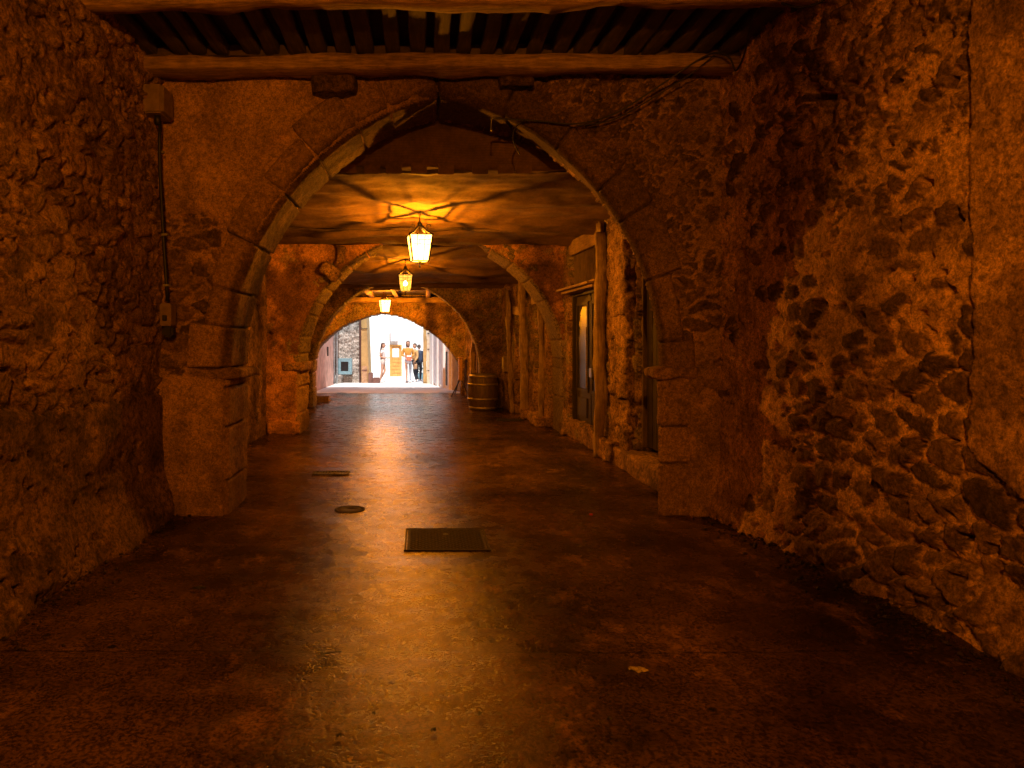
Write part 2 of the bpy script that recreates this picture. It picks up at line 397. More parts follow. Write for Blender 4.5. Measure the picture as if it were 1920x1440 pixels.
def arch_ring(name, parent, path, Y, depth, seed, mat='ashlar', width=.36, block=.42, ds=.02, proud=.015, chamfer=.10, splay_right=0, wvar=.3, grime=None, rough=.010):
    p, s = resample(path, ds); n = len(p)
    t = np.gradient(p, axis=0); t = smooth_path(t, 6); t /= np.hypot(*t.T)[:, None]
    nrm = np.stack([-t[:, 1], t[:, 0]], 1)          # left of travel = away from opening when going up-left side
    # block ids with uneven lengths
    rng = np.random.RandomState(seed); edges = [0]
    while edges[-1] < s[-1]: edges.append(edges[-1]+block*rng.uniform(.7, 1.35))
    edges = np.array(edges); bid = np.clip(np.searchsorted(edges, s, 'right')-1, 0, len(edges)-2)
    dj = np.minimum(s-edges[bid], edges[bid+1]-s)
    bw = width*(1+wvar*(rng.rand(len(edges))*2-1)); boff = (rng.rand(len(edges))-.5)*.022; bt = rng.rand(len(edges))
    tf = np.arange(width*1.4, chamfer, -.022)      # face distances from the opening
    prof = [(q, 0., 0) for q in tf]+[(chamfer, 0., 0), (chamfer*.55, .03, 1), (.0, chamfer*.9, 1)]
    for dd in np.arange(chamfer*.9+.03, depth, .03): prof.append((0., dd, 2))
    prof.append((0., depth, 2)); prof.append((width, depth, 3))
    Q = np.zeros((n, len(prof), 3)); AS = np.ones((n, len(prof))); AT = np.repeat(bt[bid][:, None], len(prof), 1); AG = np.zeros((n, len(prof)))
    xm = p[:, 0].mean()
    for j, (q, dd, kd) in enumerate(prof):
        jw = dj+(fbm(s*9, np.full(n, q*9+dd*7), seed+3)-.5)*.012
        groove = (1-sstep(.002, .017, jw))*.05
        r = (fbm(s*9, np.full(n, (q-dd)*9), seed+5, 5, .6)-.5)*rough*3+(fbm(s*50, np.full(n, (q-dd)*50), seed+8, 2)-.5)*rough
        r = r*(1-(kd in (1, 2))*(p[:, 0] > xm)*.9)
        over = sstep(-.012, .012, q-bw[bid])*.09 if kd == 0 else 0
        hgt = boff[bid]+r-groove
        if kd == 3: hgt = hgt*0
        nn = 1.0 if kd in (2, 3) else (.5 if kd == 1 else 0.)
        ff = 1.0 if kd in (0,) else (.5 if kd == 1 else 0.)
        inward = -nrm*(hgt*nn)[:, None]
        sp = splay_right*dd/max(depth, .01)*((p[:, 0] > xm)*sstep(0, .5, np.abs(p[:, 0]-xm)) if len(p) > 200 or np.ptp(p[:, 0]) > .1 else 1)
        Q[:, j, 0] = p[:, 0]+nrm[:, 0]*q+inward[:, 0]+sp
        Q[:, j, 2] = p[:, 1]+nrm[:, 1]*q+inward[:, 1]
        Q[:, j, 1] = Y-proud+dd-(hgt*ff if kd != 3 else 0)+over
        AS[:, j] = sstep(.002, .010, jw)
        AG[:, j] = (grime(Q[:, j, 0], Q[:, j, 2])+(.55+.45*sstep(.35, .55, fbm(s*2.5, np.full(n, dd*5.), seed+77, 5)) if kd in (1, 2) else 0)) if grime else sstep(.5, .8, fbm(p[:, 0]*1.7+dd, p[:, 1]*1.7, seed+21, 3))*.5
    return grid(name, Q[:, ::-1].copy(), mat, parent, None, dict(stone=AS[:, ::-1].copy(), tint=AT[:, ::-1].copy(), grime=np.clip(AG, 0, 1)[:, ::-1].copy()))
def path_inside(path, grow=.05, growr=None):
    growr = grow if growr is None else growr
    px = np.array([q[0] for q in path]); pz = np.array([q[1] for q in path])
    i = int(np.argmax(pz)); cx = px[i]
    # left half: z increasing
    def f(U, V):
        zl = np.maximum.accumulate(pz[:i+1]); zr = np.maximum.accumulate(pz[i:][::-1]); xr = px[i:][::-1]
        L = np.interp(V, zl+np.arange(len(zl))*1e-9, px[:i+1]); Rr = np.interp(V, zr+np.arange(len(zr))*1e-9, xr)
        return (U > L-grow) & (U < Rr+growr*np.clip((Rr-cx)/.6, .17, 1)) & (V < pz[i]+grow)
    return f
# ------------------------------------------------------------------ rough solids
def rough_box(name, c, size, mat, parent=None, seed=1, amp=.012, cut=6, rot=None, bev=.15, smooth=True, freq=5):
    bm = bmesh.new(); bmesh.ops.create_cube(bm, size=1)
    bmesh.ops.subdivide_edges(bm, edges=bm.edges, cuts=cut, use_grid_fill=True)
    sx, sy, sz = size; mn = min(size)
    for v in bm.verts:
        q = v.co*2
        r = bev*mn
        p = Vector((q.x*sx/2, q.y*sy/2, q.z*sz/2))
        # round the edges
        k = [max(0, abs(p[i])-(size[i]/2-r)) for i in range(3)]
        ln = math.sqrt(k[0]**2+k[1]**2+k[2]**2)
        if ln > r:
            for i in range(3): p[i] -= math.copysign(k[i]*(1-r/ln), p[i])
        nz = mnoise.noise_vector((p+Vector((seed*3.1, seed*1.7, 0)))*freq)
        v.co = p+nz*amp*2
    if rot: bm.transform(rot.to_4x4() if isinstance(rot, Matrix) else Matrix.Rotation(rot, 4, 'Z'))
    bm.transform(Matrix.Translation(Vector(c)))
    me = bpy.data.meshes.new(name); bm.to_mesh(me); bm.free()
    return link(name, me, mat, parent, smooth)
def box_bm(bm, c, s, rot=None):
    r = bmesh.ops.create_cube(bm, size=1)['verts']
    mt = Matrix.Translation(Vector(c)) @ (rot.to_4x4() if rot else Matrix.Identity(4)) @ Matrix.Diagonal((*s, 1))
    bmesh.ops.transform(bm, matrix=mt, verts=r)
    return r
def boxes(name, lst, mat, parent=None, bevel=.004, smooth=False):
    bm = bmesh.new()
    for it in lst: box_bm(bm, *it)
    if bevel: bmesh.ops.bevel(bm, geom=bm.edges[:], offset=bevel, segments=2, affect='EDGES', clamp_overlap=True)
    me = bpy.data.meshes.new(name); bm.to_mesh(me); bm.free()
    return link(name, me, mat, parent, smooth)
def bar_path(pts, prof, closed_ends=True):
    """sweep a closed profile [(a,b)] along 3d pts -> verts, faces. prof may be function(i,t)"""
    pts = [Vector(p) for p in pts]; V = []; Fs = []; n = len(pts)
    for i, p in enumerate(pts):
        d = (pts[min(i+1, n-1)]-pts[max(i-1, 0)]).normalized()
        up = Vector((0, 0, 1)) if abs(d.z) < .9 else Vector((0, 1, 0))
        sd = d.cross(up).normalized(); u2 = sd.cross(d).normalized()
        pr = prof(i, i/(n-1)) if callable(prof) else prof
        for a, b in pr: V.append(p+sd*a+u2*b)
    k = len(pr)
    for i in range(n-1):
        for j in range(k):
            Fs.append((i*k+j, i*k+(j+1) % k, (i+1)*k+(j+1) % k, (i+1)*k+j))
    if closed_ends: Fs.append(tuple(range(k))[::-1]); Fs.append(tuple(range((n-1)*k, n*k)))
    return V, Fs
def ring_prof(r, k=8): return [(r*math.cos(2*math.pi*i/k), r*math.sin(2*math.pi*i/k)) for i in range(k)]
def mesh_of(name, parts, mat, parent=None, smooth=True):
    V = []; Fs = []
    for v, f in parts:
        o = len(V); V += list(v); Fs += [tuple(i+o for i in q) for q in f]
    me = bpy.data.meshes.new(name); me.from_pydata([tuple(v) for v in V], [], Fs); me.update()
    return link(name, me, mat, parent, smooth)
def tube(name, pts, r, mat, parent=None, k=8): return mesh_of(name, [bar_path(pts, ring_prof(r, k))], mat, parent)
def timber(name, p0, p1, wd, ht, mat, parent=None, seed=0, wob=.012, n=40, taper=1.0):
    p0 = Vector(p0); p1 = Vector(p1); pts = [p0.lerp(p1, i/n) for i in range(n+1)]
    def prof(i, t):
        q = i/n*(p1-p0).length
        s = 1+(taper-1)*t
        out = []
        base = [(-1, -.86), (-.86, -1), (0, -1.01), (.86, -1), (1, -.86), (1.01, 0), (1, .86), (.86, 1), (0, 1.01), (-.86, 1), (-1, .86), (-1.01, 0)]
        for j, (a, b) in enumerate(base):
            cr = 1
            nz = mnoise.noise(Vector((q*2.2, a*.5+seed*5.1, b*.5)))*wob*1.8+mnoise.noise(Vector((q*11, a*3+seed, b*3)))*wob*.5
            out.append((a*wd/2*s*cr+nz*a, b*ht/2*s*cr+nz*b))
        return out
    return mesh_of(name, [bar_path(pts, prof)], mat, parent)
def lathe(name, prof, mat, parent=None, k=32, loc=(0, 0, 0)):
    V = []; Fs = []; n = len(prof); L = Vector(loc)
    for r, z in prof:
        for j in range(k): V.append(L+Vector((r*math.cos(2*math.pi*j/k), r*math.sin(2*math.pi*j/k), z)))
    for i in range(n-1):
        for j in range(k): Fs.append((i*k+j, i*k+(j+1) % k, (i+1)*k+(j+1) % k, (i+1)*k+j))
    Fs.append(tuple(range(k))[::-1]); Fs.append(tuple(range((n-1)*k, n*k)))
    return mesh_of(name, [(V, Fs)], mat, parent)

# ================================================================== ground
def make_floor():
    ys = np.concatenate([np.arange(-4, 1.5, .1), np.arange(1.5, 9, .025), np.arange(9, 21.0, .05)]); xs = np.arange(-4.2, 4.2, .03)
    Xg, Yg = np.meshgrid(xs, ys, indexing='ij')
    z = (fbm(Xg*.8, Yg*.8, 3, 3)-.5)*.035+(fbm(Xg*5, Yg*6.5, 4, 3)-.5)*.004+(fbm(Xg*18, Yg*26, 5, 2)-.5)*.0035
    flat = 1-sstep(.02, .3, np.maximum(np.abs(Xg-.21)-.36, np.abs(Yg-5.5)-.36)); z = z*(1-flat)
    flat = 1-sstep(.02, .3, np.hypot(Xg+.68, Yg-6.5)-.22); z = z*(1-flat)
    flat = 1-sstep(.02, .3, np.maximum(np.abs(Xg+1.09)-.25, np.abs(Yg-8.26)-.12)); z = z*(1-flat)
    # the right-hand side rises slightly against the wall, debris along both walls
    z = z+sstep(.35, .0, np.abs(Xg-2.95))*.05*fbm(Xg*9, Yg*9, 8)+sstep(.35, .0, np.abs(Xg+2.45))*.05*fbm(Xg*9, Yg*9, 9)
    P = np.stack([Xg, Yg, z], 2)
    o = grid('passage_floor', P, 'floor', None); tag(o, 'worn dark concrete floor of the covered passage', None, None, 'structure')
make_floor()
def make_street():
    xs = np.arange(-9, 9.01, .1); ys = np.arange(21.0, 45, .1)
    Xg, Yg = np.meshgrid(xs, ys, indexing='ij')
    z = .012+(fbm(Xg*1.2, Yg*1.2, 13, 3)-.5)*.03
    z = z*sstep(20.9, 21.2, Yg)
    tag(grid('street', np.stack([Xg, Yg, z], 2), 'street', None), 'sunlit pale paved street beyond the passage', None, None, 'structure')
    b = boxes('ground', [((0, 20, -.35), (120, 120, .4))], 'floor', None, 0); tag(b, 'ground beneath the town', None, None, 'structure')
make_street()
# ================================================================== near chamber walls
def hole_extra(cy, cz, ry, rz, depth):
    return lambda Yq, Vq: -depth*(1-sstep(.75, 1.05, np.maximum(np.abs(Yq-cy)/ry, np.abs(Vq-cz)/rz)+(fbm(Yq*9, Vq*9, 77)-.5)*.4))
def rw_plaster(Yq, Vq):
    a = sstep(.45, .65, fbm(Yq*.75+3, Vq*.9, 901, 3))*.22
    patch = sstep(3.62, 3.56, Yq+.07*(fbm(Vq*3, Yq*0+4, 906, 5, .6)-.5)+.35*sstep(1.05, .78, Vq))*sstep(.76, .82, Vq+.1*(fbm(Yq*4, Vq*0, 907)-.5))*1.5       # big rendered patch nearest the viewer
    low = sstep(5.2, 5.7, Yq)*sstep(1.2, .9, Vq)*.5
    return a+patch+low+.16*sstep(5.0, 5.5, Yq)*fbm(Yq*5, Vq*1.2, 904)*2-.22*sstep(.9, .3, Vq)*sstep(5.4, 5.0, Yq)-.1
def rw_extra(Yq, Vq):
    e = hole_extra(4.84, 3.26, .075, .13, .45)(Yq, Vq)+hole_extra(5.0, 3.42, .09, .08, .40)(Yq, Vq)
    e = e+hole_extra(5.1, 3.26, .20, .012, .04)(Yq, Vq)+hole_extra(5.08, 3.08, .20, .012, .04)(Yq, Vq)
    foot = sstep(.45, .0, Vq)*(.03+.13*fbm(Yq*2.5, Vq*5, 41))
    und = -.03*np.exp(-((Vq-.33-.12*fbm(Yq*1.3, Yq*0+2, 42))/.05)**2)*(Yq < 5.2)
    return e+foot+und
def rw_grime(Yq, Vq):
    a = sstep(.48, .62, fbm(Yq*1.1+5, Vq*1.2, 911, 6, .65)+.13*sstep(2.6, 3.4, Vq)*sstep(5.8, 5.0, Yq)-.10)*.65
    return np.clip(a+sstep(.6, 0, Vq)*.75*fbm(Yq*3, Vq*3, 912)+sstep(3.62, 3.56, Yq)*.3, 0, .9)
side_wall('stone_wall', 'rough rubble wall with a dark hole high up, to the right of the first arch', 'wall',
          [(3.02, -3.0), (3.0, 3.0), (2.93, 4.6), (2.80, 6.35)], 0, 4.6, -1, .0145, 101, 'rubble', plaster=rw_plaster, grime=rw_grime, extra=rw_extra, depth=.085, level=.50, cw=.23, ch=.17)
def lw_plaster(Yq, Vq):
    edge = 1.15+.25*(fbm(Yq*1.5, Yq*0, 921)-.5)
    low = sstep(edge+.06, edge-.03, Vq)*(.5+.5*sstep(.45, .55, fbm(Yq*1.1, Vq*1.5, 922, 3)))
    return low*.9-.12+.3*sstep(.5, .7, fbm(Yq*.6, Vq*.6, 923, 2))
def lw_grime(Yq, Vq):
    return np.clip(.10+sstep(1.5, .9, Vq)*.65+.5*sstep(.5, .7, fbm(Yq*.9, Vq*1.1, 931, 4)), 0, .85)
def lw_extra(Yq, Vq):
    return sstep(.5, 0, Vq)*(.06+.14*fbm(Yq*2.5, Vq*4, 43))
side_wall('stone_wall', 'dark rubble wall with damp render on its lower half, left of the first arch', 'wall',
          [(-2.50, -3.0), (-2.46, 3.5), (-2.42, 6.35)], 0, 4.6, 1, .0145, 102, 'rubble_dark', plaster=lw_plaster, grime=lw_grime, extra=lw_extra, depth=.07, level=.45, cw=.30, ch=.155, rough=.006)
# wall behind the viewer closes the chamber
bw = thing('stone_wall', 'wall closing the passage behind the viewer', 'wall', (0, -3.2, 0))
front_wall('wall', bw, -3, 3.4, 0, 4.7, -3.2, .06, 103, 'rubble', None, -.3)
# ================================================================== first arch
A1 = pointed(.197, 1.97, 1.354, 2.516)
A1path = [(A1[0][0], 0)]+A1+[(A1[-1][0], 0)]
t1 = thing('stone_archway', 'nearest and widest pointed stone arch, under the beamed ceiling', 'archway', (.2, 6.3, 0))
def a1_plaster(U, V):
    left = sstep(.1, -.15, U)*sstep(2.55+.0, 2.75, V+.35*(U+1.6)+.25*(fbm(U*3, V*3, 941)-.5))*1.4
    lo = sstep(1.33, 1.25, V+.1*(fbm(U*3, V*2, 942)-.5))*(U < 0)*1.3
    lor = sstep(1.1, .8, V)*(U > 1)*.7
    r = sstep(.5, .7, fbm(U*.9+9, V*.8, 943, 3))*.5*(U > 1.2)+sstep(2.45, 2.6, U)*.35
    return left+lo+lor+r-.12*((U > .8) & (V > 1.4))
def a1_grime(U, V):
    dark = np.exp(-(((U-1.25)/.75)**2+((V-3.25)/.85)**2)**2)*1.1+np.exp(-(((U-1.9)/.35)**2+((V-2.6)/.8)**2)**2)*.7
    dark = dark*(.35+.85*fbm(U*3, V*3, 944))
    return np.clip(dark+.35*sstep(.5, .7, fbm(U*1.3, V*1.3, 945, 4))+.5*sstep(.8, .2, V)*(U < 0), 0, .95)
def a1_extra(U, V):
    p = at(1145, 168, 6.3)
    d = np.full(U.shape, 9.)
    for (ax, az) in A1path[::16]: d = np.minimum(d, np.hypot(U-ax, V-az))
    return -.05*(1-sstep(.36, .46, d))*(V > 1.3)-.16*(1-sstep(.7, 1.1, np.maximum(np.abs(U-p.x)/.10, np.abs(V-p.z)/.12)))
front_wall('wall', t1, -2.60, 3.0, 0, 4.7, 6.3, .0145, 104, 'rubble_front', path_inside(A1path, .05, .29), .72, plaster=a1_plaster, grime=a1_grime, extra=a1_extra, depth=.07, level=.30, cw=.27, ch=.15)
def g1(X, Z): return np.clip(sstep(-.3, .5, X)*(.35+.5*sstep(2.0, 2.7, Z))*(.6+.8*fbm(X*4, Z*4, 951))+.35*sstep(.5, .65, fbm(X*2.5, Z*2.5, 952, 5)), 0, .9)
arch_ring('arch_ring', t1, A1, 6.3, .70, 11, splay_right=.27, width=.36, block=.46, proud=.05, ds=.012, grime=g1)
arch_ring('arch_jamb', t1, [(A1[0][0], -.02), (A1[0][0], 1.30)], 6.3, .70, 12, width=.30, block=.42, proud=.035, ds=.012, chamfer=.04)
arch_ring('arch_jamb', t1, [(A1[-1][0], 1.30), (A1[-1][0], -.02)], 6.3, .70, 13, splay_right=.27, width=.46, block=.40, proud=.045, ds=.012, chamfer=.05)
def impost(parent, x0, x1, Y, z, depth, seed, h=.11, mat='ashlar_block'):
    o = rough_box('impost', ((x0+x1)/2, Y+depth/2-.04, z), (abs(x1-x0), depth, h), mat, parent, seed, .012, 10, bev=.35, freq=7)
    return o
impost(t1, -2.10, -1.64, 6.25, 1.30, .72, 3, .09); impost(t1, 2.10, 2.55, 6.24, 1.31, .30, 4)
def quoin(parent, name, px0, px1, py0, py1, Y, d, seed, mat='rubble', amp=.018, bv=.08):
    a = at(px0, py0, Y); b = at(px1, py1, Y)
    return rough_box(name, ((a.x+b.x)/2, Y-d/2+.06, (a.z+b.z)/2), (abs(b.x-a.x), d+.12, abs(a.z-b.z)), mat, parent, seed, amp, 9, bev=bv, freq=9)
quoin(t1, 'corbel', 588, 668, 150, 182, 6.24, .16, 5, 'dark_stone'); quoin(t1, 'padstone', 580, 664, 131, 149, 6.2, .10, 15, 'ashlar_block', .008)
quoin(t1, 'corbel', 934, 994, 140, 168, 6.26, .14, 6, 'dark_stone')
# fixings on the near walls
jb = thing('junction_box', 'larger ivory electrical box high in the left corner below the beam', 'electrical box', at(300, 220, 6.0))
a = at(300, 192, 6.0)
boxes('housing', [(((-2.33), 6.02, a.z), (.17, .26, .25))], 'plasticw', jb, .012)
boxes('lid', [((-2.236, 6.02, a.z), (.018, .235, .225))], 'plasticw', jb, .006)
tube('cable_gland', [(-2.31, 5.98, a.z-.12), (-2.31, 5.98, a.z-.20)], .028, 'cable', jb)
jb2 = thing('junction_box', 'small ivory switch box low on the left wall, at the foot of the black conduit', 'electrical box', at(310, 600, 6.05))
a2 = at(311, 590, 6.05)
boxes('housing', [((a2.x+.0, 6.1, a2.z), (.10, .14, .20))], 'plasticw', jb2, .008)
boxes('switch', [((a2.x+.0, 6.02, a2.z-.03), (.035, .03, .05))], 'cable', jb2, .004)
boxes('shroud', [((a2.x+.01, 6.1, a2.z-.15), (.10, .10, .10))], 'cable', jb2, .02)
cd = thing('conduit', 'black conduit running down the left wall between two ivory boxes', 'conduit', at(305, 400, 6.0))
pts = [at(300, 228, 6.0), at(299, 260, 6.0), at(300, 320, 6.02), at(304, 400, 6.02), at(308, 470, 6.03), at(312, 530, 6.05), at(314, 565, 6.05)]
tube('pipe', pts, .016, 'cable', cd)
for py in (285, 440, 535):
    q = at(300+(py-260)*.045, py, 6.02); boxes('clip', [((q.x, q.y+.01, q.z), (.055, .05, .018))], 'metalgrey', cd, .003)
# loose cables round the arch top and right corner
def cable(label, pts, r=.008, nsub=10):
    P3 = []
    P = [Vector(p) for p in pts]
    for i in range(len(P)-1):
        p0 = P[max(i-1, 0)]; p1 = P[i]; p2 = P[i+1]; p3 = P[min(i+2, len(P)-1)]
        for k in range(nsub):
            t = k/nsub
            P3.append(.5*((2*p1)+(p2-p0)*t+(2*p0-5*p1+4*p2-p3)*t*t+(3*p1-p0-3*p2+p3)*t**3))
    P3.append(P[-1])
    o = tube('cable', P3, r, 'cable'); tag(o, label, 'cable', None); return o
cable('thin black cable strung from the arch crown up to the rear beam end',
      [at(922, 222, 6.2), at(1000, 226, 6.2), at(1080, 232, 6.18), at(1150, 214, 6.15), at(1230, 165, 6.05), at(1310, 112, 5.9), at(1345, 99, 5.8), at(1368, 108, 5.75), at(1380, 132, 5.75), at(1396, 100, 5.6), at(1405, 55, 5.3), at(1425, 12, 5.0), at(1460, -30, 4.7)])
cable('second slack cable sagging just under the strung cable right of the crown',
      [at(1080, 236, 6.18), at(1150, 224, 6.15), at(1230, 180, 6.08), at(1300, 135, 5.95), at(1340, 103, 5.82)], .006)
cable('black cable looping off the right end of the front beam', [at(1465, 6, 4.75), at(1500, 14, 4.72), at(1540, 2, 4.65), at(1570, -30, 4.6)], .009)
cable('short cable hanging from the staple onto the arch stones', [at(985, 224, 6.2), at(966, 240, 6.18), at(962, 262, 6.2), at(975, 290, 6.24)], .006)
st = mesh_of('staple', [bar_path([at(938, 221, 6.24), at(921, 221, 6.16), at(921, 245, 6.16)], ring_prof(.010))], 'metalgrey'); tag(st, 'pale metal cable staple at the crown of the nearest arch', 'staple')
# ================================================================== beamed ceiling over the near chamber
tc = thing('beamed_ceiling', 'dark timber ceiling of joists on two cross beams above the nearest arch', 'ceiling', (0, 5, 3.9))
timber('cross_beam', (-2.75, 4.92, 4.12), (3.3, 4.90, 4.135), .14, .24, 'beam_x', tc, 3, .02, 90)
timber('cross_beam', (-2.75, 6.02, 4.02), (3.1, 6.04, 4.05), .22, .12, 'beam_x', tc, 4, .015, 90)
timber('cross_beam', (-2.75, 1.2, 4.02), (3.3, 1.2, 4.06), .25, .24, 'beam_x', tc, 5, .02, 60)
timber('cross_beam', (-2.75, -1.6, 4.02), (3.3, -1.6, 4.06), .25, .24, 'beam_x', tc, 6, .02, 60)
random.seed(4)
for i in range(28):
    x = -2.55+i*.208+random.uniform(-.02, .02)
    timber('joist', (x, -3.2, 4.165), (x+random.uniform(-.02, .02), 6.25, 4.165), .125+random.uniform(-.015, .02), .10, 'joist', tc, i+10, .008, 50)
boxes('boarding', [((.2, 1.6, 4.27), (6.6, 10.0, .05))], 'board', tc, 0)
wp = rough_box('wall_plate', (.2, 6.10, 4.16), (6.0, .22, .10), 'board', tc, 4, .01, 10)
# ================================================================== second chamber
def bay2r_plaster(Yq, Vq): return sstep(9.0, 9.6, Yq)*.2+sstep(.5, .6, fbm(Yq, Vq, 961, 3))*.3
bR = side_wall('stone_wall', 'pitted ochre rubble wall holding the dark doorways on the right, past the first arch', 'wall',
     [(2.78, 7.0), (2.74, 8.7), (2.62, 9.6), (2.52, 11.3), (2.50, 11.85)], 0, 3.9, -1, .022, 105, 'ochre', holes=[(7.55, 8.55, .22, 2.55), (9.72, 11.38, .30, 3.25)], plaster=bay2r_plaster, depth=.07, level=.42, cw=.24, ch=.2, back=.42)
side_wall('stone_wall', 'plain shadowed wall on the left between the first and second arches', 'wall',
     [(-2.75, 7.0), (-2.7, 11.9)], 0, 3.9, 1, .03, 106, 'ochre', plaster=lambda a_, b_: a_*0+.6, depth=.04, level=.5)
# shopfront (door, transom, fascia)
sf = thing('shopfront', 'tall dark shopfront with slatted transom and glazed double door in the right wall', 'shopfront', (2.75, 10.5, .3))
def wx(Y): return float(np.interp(Y, [7, 8.7, 9.6, 11.3, 11.85], [2.78, 2.74, 2.62, 2.52, 2.50]))
def oriented(parts_local, Y0, Y1, inset):
    """boxes given as (y along 0..L, z, x-inset centre, sizes) placed on the wall line"""
    p0 = Vector((wx(Y0)+inset, Y0, 0)); p1 = Vector((wx(Y1)+inset, Y1, 0)); d = (p1-p0); L = d.length; d.normalize(); nrm = Vector((-d.y, d.x, 0))*1.0
    if nrm.x > 0: nrm = -nrm
    rot = Matrix((( -nrm.x, d.x, 0), (-nrm.y, d.y, 0), (0, 0, 1)))
    out = []
    for (u, z, off, su, sz, so_) in parts_local:
        c = p0+d*u*L+nrm*off; out.append((Vector((c.x, c.y, z)), (so_, su*L, sz), rot))
    return out
Y0, Y1 = 9.72, 11.38
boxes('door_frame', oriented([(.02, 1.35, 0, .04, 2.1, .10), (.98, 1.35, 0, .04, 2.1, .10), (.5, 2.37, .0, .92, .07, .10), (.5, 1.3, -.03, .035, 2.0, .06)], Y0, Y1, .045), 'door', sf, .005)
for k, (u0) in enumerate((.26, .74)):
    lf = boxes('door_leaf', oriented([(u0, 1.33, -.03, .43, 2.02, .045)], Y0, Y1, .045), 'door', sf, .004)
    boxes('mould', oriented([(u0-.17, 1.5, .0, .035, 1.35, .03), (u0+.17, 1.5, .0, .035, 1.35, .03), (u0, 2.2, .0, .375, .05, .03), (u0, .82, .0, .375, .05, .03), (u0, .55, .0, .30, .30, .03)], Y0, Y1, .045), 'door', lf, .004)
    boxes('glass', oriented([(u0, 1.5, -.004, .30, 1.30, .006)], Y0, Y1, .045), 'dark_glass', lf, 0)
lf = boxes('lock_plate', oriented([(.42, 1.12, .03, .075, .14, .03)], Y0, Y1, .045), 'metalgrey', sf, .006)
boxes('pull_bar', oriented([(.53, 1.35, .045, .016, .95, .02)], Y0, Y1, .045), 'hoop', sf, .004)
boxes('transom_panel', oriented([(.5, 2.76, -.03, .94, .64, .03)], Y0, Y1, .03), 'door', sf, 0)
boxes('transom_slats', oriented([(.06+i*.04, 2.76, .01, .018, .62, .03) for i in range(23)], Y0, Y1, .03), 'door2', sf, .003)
boxes('ledge', oriented([(.5, 2.44, .14, 1.04, .035, .26), (.5, 2.40, .10, 1.02, .04, .18), (.5, 2.475, .09, 1.0, .03, .14)], Y0, Y1, .0), 'beam', sf, .006)
boxes('fascia_board', oriented([(.45, 3.13, .0, 1.05, .24, .05)], Y0, Y1, -.05), 'beam', sf, .006)
rl = thing('wall_lamp_tube', 'pale rounded box at the near end of the fascia above the timber post', 'light fitting', (2.5, 9.6, 3.0))
boxes('housing', [((2.50, 9.56, 3.15), (.10, .10, .26))], 'plasticw', rl, .03, True)
rough_box('door_step', (2.72, 10.5, .14), (.42, 1.95, .30), 'ochre', sf, 8, .022, 14, bev=.12)
ps = timber('timber_post', (2.48, 9.50, 0), (2.50, 9.54, 3.12), .15, .12, 'post', None, 31, .02, 50, .85); tag(ps, 'tall gnarled timber post at the near side of the dark shopfront', 'post')
for i, (z, hh, ww) in enumerate([(.22, .44, .5), (.62, .38, .42), (.98, .34, .46), (1.34, .38, .40), (1.74, .42, .44), (2.14, .38, .38), (2.5, .34, .42), (2.84, .36, .36)]):
    pass
pier = thing('stone_pillar', 'broken ochre stone pillar right beside the gnarled timber post', 'pillar', (2.7, 9.05, 0))
zz = 0; random.seed(9)
Zs = []
while zz < 3.2:
    hh = random.uniform(.16, .36); Zs.append((zz, hh)); zz += hh
prts = []
bmq = bmesh.new()
for i, (z, hh) in enumerate(Zs):
    o = rough_box('tmp', (2.75+random.uniform(-.025, .025), 9.0, z+hh/2+.2), (.32+random.uniform(-.04, .04), .74+random.uniform(-.05, .05), hh+.03), None, None, i+40, .03, 9, bev=.06, freq=9)
    bmq.from_mesh(o.data); me_ = o.data; bpy.data.objects.remove(o); bpy.data.meshes.remove(me_)
me = bpy.data.meshes.new('shaft'); bmq.to_mesh(me); bmq.free(); link('shaft', me, 'ochre', pier)
rough_box('footing', (2.66, 9.2, .12), (.42, .5, .26), 'ochre', pier, 77, .03, 8, bev=.08, freq=9)
# second doorway (in shadow) nearest right
dd2 = thing('shop_door', 'shadowed plank door just behind the right side of the first arch', 'door', (3.0, 7.9, .28))
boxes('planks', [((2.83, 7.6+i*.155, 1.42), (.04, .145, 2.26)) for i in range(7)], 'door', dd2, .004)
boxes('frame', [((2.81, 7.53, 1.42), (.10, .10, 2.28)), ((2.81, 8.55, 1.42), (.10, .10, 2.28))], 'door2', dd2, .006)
rough_box('door_step', (2.74, 8.2, .10), (.46, 2.4, .25), 'ochre', dd2, 18, .02, 12, bev=.12)
# ================================================================== second arch
A2 = pointed(.17, 2.27, 1.14, 2.30)
A2path = [(A2[0][0], 0)]+A2+[(A2[-1][0], 0)]
t2 = thing('stone_archway', 'second stone arch in reddish ochre render, just past the nearest lantern', 'archway', (.2, 11.8, 0))
front_wall('wall', t2, -2.9, 2.75, 0, 3.9, 11.8, .025, 107, 'red_render', path_inside(A2path, .05), .95,
    plaster=lambda U, V: sstep(.38, .55, fbm(U*1.6, V*1.3, 971, 3))*.55+.15*(U < 0), grime=lambda U, V: .95*sstep(.44, .54, fbm(U*1.2+3, V*1.2, 972, 6, .6)+.12*sstep(1.2, 2.4, V))*(1-sstep(2.9, 3.0, V+.2*fbm(U*5, V*5, 973)-.1)), depth=.06, level=.5)
arch_ring('arch_ring', t2, A2, 11.8, .95, 21, mat='ochre', width=.26, block=.34, ds=.02, proud=.03, chamfer=.05, rough=.022)
arch_ring('arch_jamb', t2, [(A2[0][0], -.02), (A2[0][0], 1.14)], 11.8, .95, 22, mat='red_render', width=.26, block=.45, ds=.02, chamfer=.05, rough=.03)
arch_ring('arch_jamb', t2, [(A2[-1][0], 1.14), (A2[-1][0], -.02)], 11.8, 1.1, 23, mat='ochre', width=.28, block=.5, ds=.02, chamfer=.05, rough=.03)
impost(t2, -2.4, -2.0, 11.75, 1.16, .98, 7, .16, 'ochre'); 
